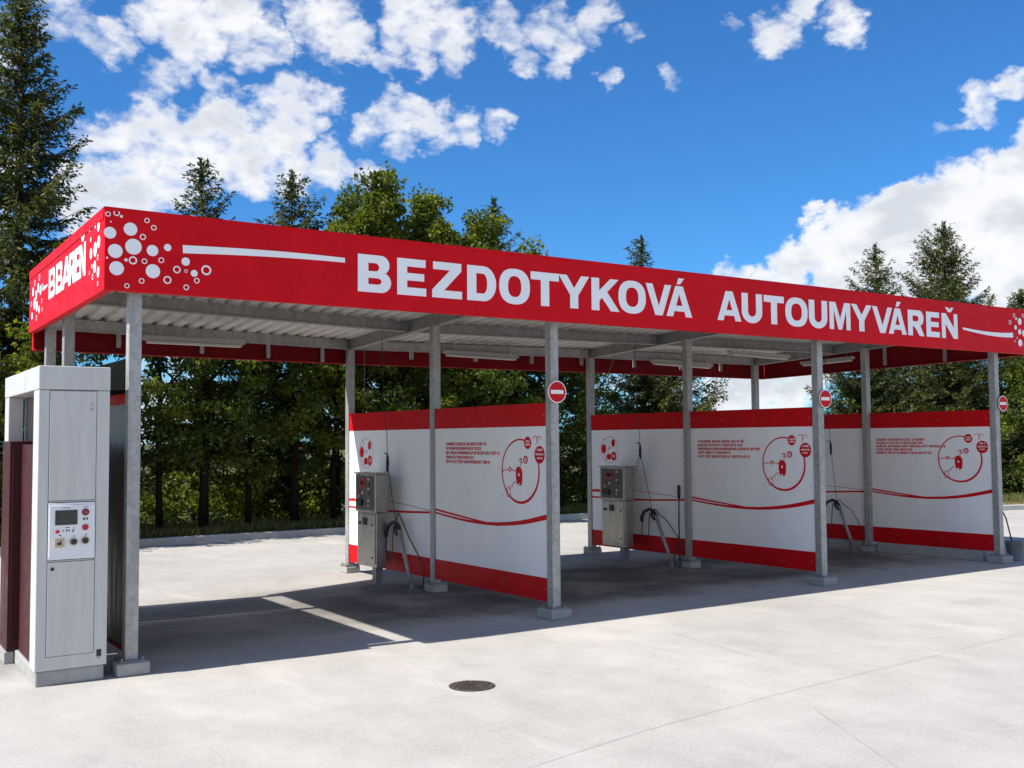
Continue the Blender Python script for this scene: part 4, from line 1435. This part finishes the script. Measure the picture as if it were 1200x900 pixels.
# ------------------------------------------------------------------ maroon cabinet behind the kiosk
mc = thing('side_cabinet', 'dark maroon cabinet standing on concrete feet behind the payment kiosk', 'cabinet', (-0.45, 1.2, 0))
mb = MB()
mb.box(-0.712, -0.18, 1.0, 1.42, 0.10, 1.828)
mb.build('body', 'maroon', mc, bev=0.006)
mb = MB()
mb.box(-0.69, -0.20, 0.992, 0.999, 0.16, 1.77)
dd = mb.build('door', 'maroon', mc, bev=0.003)
mb = MB()
mb.disc((-0.52, 0.992, 1.02), (0, -1, 0), 0.012, 0.008, 12)
mb.build('lock', 'galv', dd)
for x in (-0.70, -0.33):
    mb = MB()
    mb.box(x, x + 0.13, 1.02, 1.40, 0.0, 0.10) if x > -0.5 else mb.box(x - 0.03, x + 0.045, 1.0, 1.40, 0.0, 0.10)
    mb.build('foot', 'block', mc, bev=0.008)

# ------------------------------------------------------------------ manhole cover
mh = thing('manhole_cover', 'round cast iron manhole cover set in the concrete', 'manhole cover', (2.026, -1.852, 0))
mb = MB()
cx, cy = 2.026, -1.852
n = 48
for (r0, r1, z0, z1) in ((0.150, 0.172, 0.006, 0.006),):
    ring = []
    for k in range(n):
        a0, a1 = 2 * math.pi * k / n, 2 * math.pi * (k + 1) / n
        mb.face([(cx + r0 * math.cos(a0), cy + r0 * math.sin(a0), 0.008), (cx + r1 * math.cos(a0), cy + r1 * math.sin(a0), 0.004),
                 (cx + r1 * math.cos(a1), cy + r1 * math.sin(a1), 0.004), (cx + r0 * math.cos(a1), cy + r0 * math.sin(a1), 0.008)])
mb.build('rim', 'iron', mh)
mb = MB()
mb.tube([(cx, cy, 0.0035), (cx, cy, 0.007)], 0.147, n)
for i in range(-4, 5):
    for j in range(-4, 5):
        x, y = i * 0.031, j * 0.031
        if 0.03 < math.hypot(x, y) < 0.13:
            mb.box(cx + x - 0.010, cx + x + 0.010, cy + y - 0.010, cy + y + 0.010, 0.0075, 0.012)
mb.build('lid', 'iron', mh)
mb = MB()
mb.tube([(cx, cy, 0.0075), (cx, cy, 0.011)], 0.016, 12)
mb.build('keyhole', 'black', mh)

for j in JOINTS:
    flat_line(j, 0.004, 0.004, 'joint', 'expansion_joint')


# ------------------------------------------------------------------ trees
def mesh_from_quads(name, V, tone, mat, parent=None):
    """V: (n,4,3) quads"""
    n = V.shape[0]
    me = bpy.data.meshes.new(name)
    me.vertices.add(n * 4)
    me.vertices.foreach_set('co', V.reshape(-1).astype(np.float32))
    me.loops.add(n * 4)
    me.loops.foreach_set('vertex_index', np.arange(n * 4, dtype=np.int32))
    me.polygons.add(n)
    me.polygons.foreach_set('loop_start', np.arange(0, n * 4, 4, dtype=np.int32))
    me.polygons.foreach_set('loop_total', np.full(n, 4, dtype=np.int32))
    at = me.attributes.new('leaf_tone', 'FLOAT', 'FACE')
    at.data.foreach_set('value', tone.astype(np.float32))
    me.materials.append(M[mat])
    me.update(calc_edges=True)
    me.validate()
    o = bpy.data.objects.new(name, me)
    COL.objects.link(o)
    if parent:
        o.parent = parent
    return o


def norm(a):
    return a / (np.linalg.norm(a, axis=-1, keepdims=True) + 1e-9)


def leaf_quads(P, size, rng, up=0.4, aspect=0.6, D=None):
    """rhombic leaves at P with random orientation"""
    n = len(P)
    if D is None:
        D = norm(rng.normal(size=(n, 3)) + np.array([0, 0, -0.25]))
    Nn = norm(rng.normal(size=(n, 3)) + np.array([0, 0, up]))
    W = norm(np.cross(D, Nn))
    Nn = np.cross(W, D)
    sz = size * rng.uniform(0.65, 1.3, size=(n, 1))
    a = P
    b = P + D * sz * 0.5 + W * sz * aspect * 0.5 + Nn * sz * 0.06
    c = P + D * sz - Nn * sz * 0.10
    d = P + D * sz * 0.5 - W * sz * aspect * 0.5 + Nn * sz * 0.06
    return np.stack([a, b, c, d], 1)


def broadleaf(name, label, h, crown_r, crown_base, seed, loc, nclump=150, per=150, leaf=0.10, mat='leaf', trunk_r=0.11, group=None, shape=1.0, spires=7):
    rng = np.random.default_rng(seed)
    rd = random.Random(seed)
    root = thing(name, label, 'tree', loc, group)
    mb = MB()
    L = Vector(loc)
    bend = [Vector((rd.uniform(-.12, .12), rd.uniform(-.12, .12), 0)) for _ in range(5)]
    path = [L + Vector((0, 0, -0.1))]
    for k in range(1, 6):
        path.append(L + Vector((0, 0, h * 0.9 * k / 5)) + bend[k - 1] * (k / 3))
    mb.tube(path, [trunk_r * 1.2, trunk_r, trunk_r * 0.85, trunk_r * 0.6, trunk_r * 0.4, 0.015], 9)
    # clump centres in an uneven crown
    C = []
    lobes = [(rng.uniform(0, 2 * math.pi), rng.uniform(0, 1), rng.uniform(0.25, 0.45)) for _ in range(7)]
    tries = 0
    while len(C) < nclump and tries < 20000:
        tries += 1
        t = rng.uniform(0, 1)
        prof = (math.sin(math.pi * min(1, (t * 0.82 + 0.14))) ** 0.75) * shape
        a = rng.uniform(0, 2 * math.pi)
        ext = 0.72
        for (la, lt, ls) in lobes:
            ext += ls * max(0, math.cos(a - la)) ** 4 * math.exp(-((t - lt) / 0.18) ** 2)
        r = crown_r * prof * ext * math.sqrt(rng.uniform(0.08, 1))
        C.append((r * math.cos(a), r * math.sin(a), crown_base + (h - crown_base) * t * 0.93))
    for k in range(spires):
        a = 2 * math.pi * k / max(1, spires) + rng.uniform(-0.5, 0.5)
        rr_ = crown_r * rng.uniform(0.15, 0.95)
        zt = crown_base + (h - crown_base) * (1.10 - 0.40 * (rr_ / crown_r) ** 1.3 + rng.uniform(-0.05, 0.04))
        m_ = int(nclump * 0.045) + 3
        for q in range(m_):
            f_ = q / m_
            w_ = 0.10 + 0.26 * f_
            C.append((rr_ * math.cos(a) + rng.normal(0, w_ * 0.6), rr_ * math.sin(a) + rng.normal(0, w_ * 0.6), zt - 1.15 * f_))
    C = np.array(C)
    for k in range(14):
        c = C[rd.randrange(len(C))]
        zt = max(crown_base * 0.75, c[2] - math.hypot(c[0], c[1]) * 0.8)
        a = L + Vector((0, 0, min(zt, h * 0.85)))
        b = L + Vector(c)
        mb.tube([a, (a + b) / 2 + Vector((0, 0, 0.1)), b], [trunk_r * 0.38, trunk_r * 0.22, 0.012], 6)
    mb.build('trunk', 'bark', root, smooth=True)
    cr = rng.uniform(0.12, 0.36, size=len(C)) * (crown_r / 1.5) ** 0.5
    idx = rng.integers(0, len(C), size=int(len(C) * per))
    off = rng.normal(size=(len(idx), 3)) * np.array([1, 1, 0.55])
    off = off / (np.linalg.norm(off, axis=1, keepdims=True) + 1e-6) * (rng.uniform(0, 1, size=(len(idx), 1)) ** 0.45)
    P = C[idx] + off * cr[idx][:, None]
    Q = leaf_quads(P, leaf, rng, 0.5)
    ct = rng.uniform(0.0, 0.75, size=len(C))
    tone = np.clip(ct[idx] + rng.uniform(-0.2, 0.35, size=len(idx)), 0, 1)
    mesh_from_quads('crown', Q, tone, mat, root)
    return root


def spruce(name, label, h, base_r, seed, loc, low=0.3, dens=1.0, group=None, mat='needle', droop=0.35, needle=0.11):
    rng = np.random.default_rng(seed)
    rd = random.Random(seed)
    root = thing(name, label, 'tree', loc, group)
    L = Vector(loc)
    mb = MB()
    mb.tube([L + Vector((0, 0, -0.1)), L + Vector((0, 0, h * 0.35)), L + Vector((0.03, 0.02, h * 0.75)), L + Vector((0.0, 0.0, h))], [0.03 + h * 0.017, h * 0.013, h * 0.006, 0.006], 9)
    PT, DT, TN = [], [], []
    z = low
    lean = rng.uniform(0, 6.28)
    while z < h - 0.10:
        fr = z / h
        Lb = base_r * (1 - fr) ** 0.78 * (0.80 if fr < 0.12 else 1.0) + 0.06
        nb = max(4, int(round((4.2 + 2.0 * (1 - fr)) * dens)))
        a0 = rng.uniform(0, 6.28)
        for k in range(nb):
            a = a0 + 2 * math.pi * k / nb + rng.uniform(-0.35, 0.35)
            ln = Lb * rng.uniform(0.45, 1.22) * (1 + 0.12 * math.cos(a - lean))
            rise = 0.75 * fr ** 2 - droop * (1 - fr) + rng.uniform(-0.15, 0.15)
            zb = z + rng.uniform(-0.08, 0.08)
            ca, sa = math.cos(a), math.sin(a)
            npt = max(3, int(ln / 0.055))
            t = np.linspace(0.06, 1, npt)
            curve = rise * t * ln + (0.30 * t ** 2.6 * ln * (1 - fr * 0.5)) - 0.07 * ln * np.sin(math.pi * t)
            px, py, pz = ca * t * ln, sa * t * ln, zb + curve
            if ln > 0.35:
                q = [L + Vector((px[i], py[i], pz[i])) for i in (0, npt // 2, npt - 1)]
                mb.tube(q, [0.006 + 0.010 * ln, 0.005 + 0.005 * ln, 0.003], 5, caps=False)
            bt = rng.uniform(0, 0.5)
            skip = rng.uniform(0.50, 0.80) * (1.0 if dens < 1.5 else 1.2)
            for i in range(npt):
                tl = (0.09 + 0.34 * ln * (1 - t[i]) * rng.uniform(0.4, 1.0)) * min(1, 0.35 + t[i] * 2.4)
                tl = min(tl, 0.42)
                for sd in (-1, 1):
                    if rng.uniform() > skip:
                        continue
                    ang = a + sd * rng.uniform(0.5, 1.0)
                    m_ = max(2, int(tl / 0.06))
                    u = np.linspace(0.15, 1, m_)
                    dx, dy = math.cos(ang), math.sin(ang)
                    hang = rng.uniform(0.15, 0.75) * (1 - fr * 0.8)
                    PT.append(np.stack([px[i] + dx * u * tl, py[i] + dy * u * tl, pz[i] - hang * u * u * tl], 1))
                    DT.append(np.tile(np.array([[dx, dy, -hang * 0.8]]), (m_, 1)))
                    TN.append(np.full(m_, bt) + u * 0.35 * (0.4 + t[i]))
            PT.append(np.stack([px, py, pz], 1)); DT.append(np.tile(np.array([[ca, sa, 0.15]]), (npt, 1))); TN.append(np.full(npt, bt) + 0.3 * t)
        z += (0.15 + 0.028 * h * (1 - fr)) * rng.uniform(0.75, 1.25)
    # leader
    u = np.linspace(h - 0.5, h + 0.08, 26)
    for _ in range(3):
        PT.append(np.stack([rng.normal(0, 0.012, 26), rng.normal(0, 0.012, 26), u], 1)); DT.append(np.tile(np.array([[rng.normal(), rng.normal(), 1.3]]), (26, 1))); TN.append(np.full(26, 0.4))
    mb.build('trunk', 'bark_spruce', root, smooth=True)
    P = np.concatenate(PT); D = np.concatenate(DT); T = np.concatenate(TN)
    n = len(P)
    D = norm(norm(D) + rng.normal(size=(n, 3)) * 0.42)
    Q1 = leaf_quads(P + rng.normal(size=(n, 3)) * 0.012, needle * 1.08, rng, 0.3, 0.33, D)
    D2 = norm(norm(D) + rng.normal(size=(n, 3)) * 0.8 + np.array([0, 0, -0.35]))
    Q2 = leaf_quads(P + rng.normal(size=(n, 3)) * 0.02, needle * 0.92, rng, 0.0, 0.33, D2)
    tone = np.clip(np.concatenate([T, T]) + rng.uniform(-0.15, 0.25, size=2 * n), 0, 1)
    mesh_from_quads('crown', np.concatenate([Q1, Q2]), tone, mat, root)
    return root


G_B = 'broadleaf trees behind the car wash'
G_S = 'spruces behind the car wash'
GZ = 0.09
# spruces
spruce('spruce_tree', 'tallest dark spruce rising above the left end of the red fascia', 9.85, 2.25, 11, (0.72, 11.6, GZ), 0.5, 1.75, G_S, droop=0.42)
spruce('spruce_tree', 'dark spruce cut by the left edge of the picture beside the tallest spruce', 8.0, 2.0, 12, (-1.25, 12.3, GZ), 0.4, 1.4, G_S)
spruce('spruce_tree', 'slim spruce tip above the white stripe of the fascia, left of two', 7.9, 2.1, 13, (4.78, 14.2, GZ), 1.2, 1.15, G_S)
spruce('spruce_tree', 'spruce tip above the fascia just left of the broadleaf crown', 7.85, 2.4, 14, (6.80, 14.0, GZ), 1.0, 1.3, G_S)
spruce('spruce_tree', 'small slender spruce tip above the fascia just right of the broadleaf crown', 7.9, 2.0, 15, (12.38, 14.0, GZ), 1.5, 0.8, G_S)
spruce('spruce_tree', 'lone narrow spruce tip above the middle of the lettering', 7.75, 1.5, 16, (18.4, 15.2, GZ), 0.8, 0.8, G_S)
spruce('spruce_tree', 'bushy low spruce seen under the roof beyond the second wall', 5.7, 2.8, 17, (16.6, 12.6, GZ), 0.5, 1.5, G_S, droop=0.3)
spruce('spruce_tree', 'low spruce left of the bushy one, seen under the roof behind the middle bay', 5.4, 2.2, 18, (14.4, 12.9, GZ), 0.6, 0.9, G_S)
spruce('spruce_tree', 'narrower of two spruce tips above the right part of the fascia', 8.0, 2.4, 19, (26.9, 13.2, GZ), 0.3, 1.2, G_S)
spruce('spruce_tree', 'wide spruce rising highest above the right end of the fascia', 8.75, 3.1, 20, (28.9, 12.0, GZ), 0.3, 1.5, G_S)
spruce('spruce_tree', 'dark spruce under the roof just right of the gap of open sky', 5.9, 2.5, 21, (24.6, 12.0, GZ), 0.3, 1.5, G_S)
spruce('spruce_tree', 'dense spruce behind the far right wall, left of the last post', 6.3, 2.7, 22, (26.6, 10.2, GZ), 0.2, 1.5, G_S)
spruce('spruce_tree', 'spruce behind the last post at the right edge', 6.4, 2.6, 23, (30.6, 10.4, GZ), 0.2, 1.5, G_S)
spruce('spruce_tree', 'rightmost spruce, beyond the right edge of the roof', 6.2, 2.4, 24, (33.0, 9.2, GZ), 0.2, 1.0, G_S)
# broadleaf trees
BL = [
    (-0.35, 11.0, 4.3, 1.5, 0.8, 31, 'leaf_y', 'yellowish broadleaf tree to the left behind the payment kiosk'),
    (3.22, 11.4, 5.3, 1.5, 1.15, 32, 'leaf', 'first dark trunked tree from the left seen through the first bay'),
    (3.98, 11.2, 5.6, 1.6, 1.3, 33, 'leaf', 'second dark trunked tree from the left, with the thickest trunk in the first bay'),
    (4.95, 11.5, 5.2, 1.4, 1.0, 34, 'leaf_y', 'third dark trunked tree from the left, in the middle of the first bay'),
    (5.84, 11.3, 5.5, 1.5, 1.2, 35, 'leaf', 'fourth dark trunked tree from the left, right half of the first bay'),
    (6.78, 11.5, 5.4, 1.4, 1.25, 36, 'leaf_y', 'thin trunked tree just left of the first rear post'),
    (8.40, 12.5, 7.55, 1.65, 1.6, 37, 'leaf_y', 'tall broadleaf tree whose round crown rises above the start of the lettering'),
    (7.35, 12.6, 6.75, 1.25, 1.6, 45, 'leaf_y', 'small pointed broadleaf crown above the fascia just left of the tall round crown'),
    (11.0, 12.7, 6.75, 1.45, 1.6, 46, 'leaf_y', 'lower broadleaf crown above the fascia between the two tall crowns and the slender spruce tip'),
    (12.9, 12.8, 6.25, 1.3, 1.4, 47, 'leaf_y', 'broadleaf top just showing above the fascia right of the slender spruce tip'),
    (9.75, 12.4, 7.10, 1.55, 1.6, 38, 'leaf_y', 'broadleaf crown above the fascia touching the taller round crown on its right'),
    (8.1, 10.9, 4.6, 1.5, 1.4, 39, 'leaf', 'low dark tree behind the rear half of the first printed wall'),
    (10.3, 11.0, 4.8, 1.6, 1.3, 40, 'leaf', 'dark tree seen above the first printed wall left of the signed post'),
    (12.5, 11.4, 5.0, 1.6, 1.1, 41, 'leaf', 'dark trunked tree in the gap between the first two printed walls'),
    (11.4, 12.3, 5.6, 1.5, 1.4, 42, 'leaf', 'broadleaf tree behind the signed post of the first printed wall'),
    (25.5, 6.9, 3.1, 1.25, 0.4, 43, 'leaf', 'low bushy broadleaf tree at the right edge beyond the yard'),
    (28.2, 8.6, 4.2, 1.9, 0.5, 44, 'leaf', 'broadleaf bush tree cut by the right edge of the picture'),
]
for (x, y, h, r, cb, sd, mt, lab) in BL:
    broadleaf('broadleaf_tree', lab, h, r, cb, sd, (x, y, GZ), nclump=int((62 if h < 6.5 else 105) * r * h / 7), per=125, leaf=0.10, mat=mt, group=G_B,
              trunk_r=0.085 if sd in (33, 35) else 0.06)

# ------------------------------------------------------------------ undergrowth and grass
rng = np.random.default_rng(77)


def mass(name, label, cat, pts, leaf, mat, up, per, spread):
    C = np.array(pts)
    idx = np.repeat(np.arange(len(C)), per)
    off = rng.normal(size=(len(idx), 3)) * spread
    P = C[idx] + off
    P[:, 2] = np.maximum(P[:, 2], GZ + 0.02)
    Q = leaf_quads(P, leaf, rng, up)
    tone = np.clip(rng.uniform(0, 0.8, size=len(C))[idx] + rng.uniform(-0.2, 0.3, size=len(idx)), 0, 1)
    o = mesh_from_quads(name, Q, tone, mat)
    return tag(o, label, cat, kind='stuff')


pts = []
for _ in range(1000):
    x = rng.uniform(-6, 15)
    y = rng.uniform(12.3, 16.5)
    hgt = 0.55 + 0.9 * rng.beta(2, 2) + 0.25 * math.sin(x * 1.7)
    pts.append((x, y, GZ + rng.uniform(0.05, 1) * hgt))
mass('undergrowth', 'sunlit yellow green undergrowth along the foot of the trees', 'undergrowth', pts, 0.11, 'scrub_leaf', 0.3, 55, np.array([0.16, 0.16, 0.14]))
pts = []
for _ in range(420):
    x = rng.uniform(15, 40)
    y = (9.6 if x < 22 else 7.6) + rng.uniform(0, 5.5) + (1.5 if x < 22 else 0)
    pts.append((x, y, GZ + rng.uniform(0.03, 0.8)))
mass('low_scrub', 'dark low scrub under the spruces beyond the right end of the yard', 'scrub', pts, 0.12, 'leaf', 0.3, 50, np.array([0.22, 0.22, 0.14]))


def grass(name, label, n, fx, mat='grass', hh=0.16):
    P = np.array([fx() for _ in range(n)])
    a = rng.uniform(0, 2 * math.pi, n)
    D = np.stack([np.cos(a) * 0.45, np.sin(a) * 0.45, np.ones(n)], 1)
    D = norm(D)
    Q = leaf_quads(P, hh, rng, 0.0, 0.12, D)
    o = mesh_from_quads(name, Q, rng.uniform(0, 1, n), mat)
    return tag(o, label, 'grass', kind='stuff')


def kerby(x):
    for a, b in zip(KERB[:-1], KERB[1:]):
        if a[0] <= x <= b[0]:
            return a[1] + (b[1] - a[1]) * (x - a[0]) / (b[0] - a[0])
    return KERB[-1][1]


def g1():
    x = rng.uniform(-6, 16); return (x, kerby(x) + 0.2 + rng.uniform(0, 1) ** 1.3 * 2.2, GZ)


def g2():
    x = rng.uniform(16, 34); return (x, kerby(x) + 0.3 + rng.uniform(0, 1) ** 0.7 * 2.4, GZ)


grass('grass', 'rough green grass between the kerb and the tree trunks', 30000, g1)
grass('dry_grass', 'dry yellow grass on the soil beyond the right end of the yard', 12000, g2, hh=0.13)

# ------------------------------------------------------------------ render settings
scene.render.engine = 'CYCLES'
scene.cycles.max_bounces = 8
scene.cycles.diffuse_bounces = 4
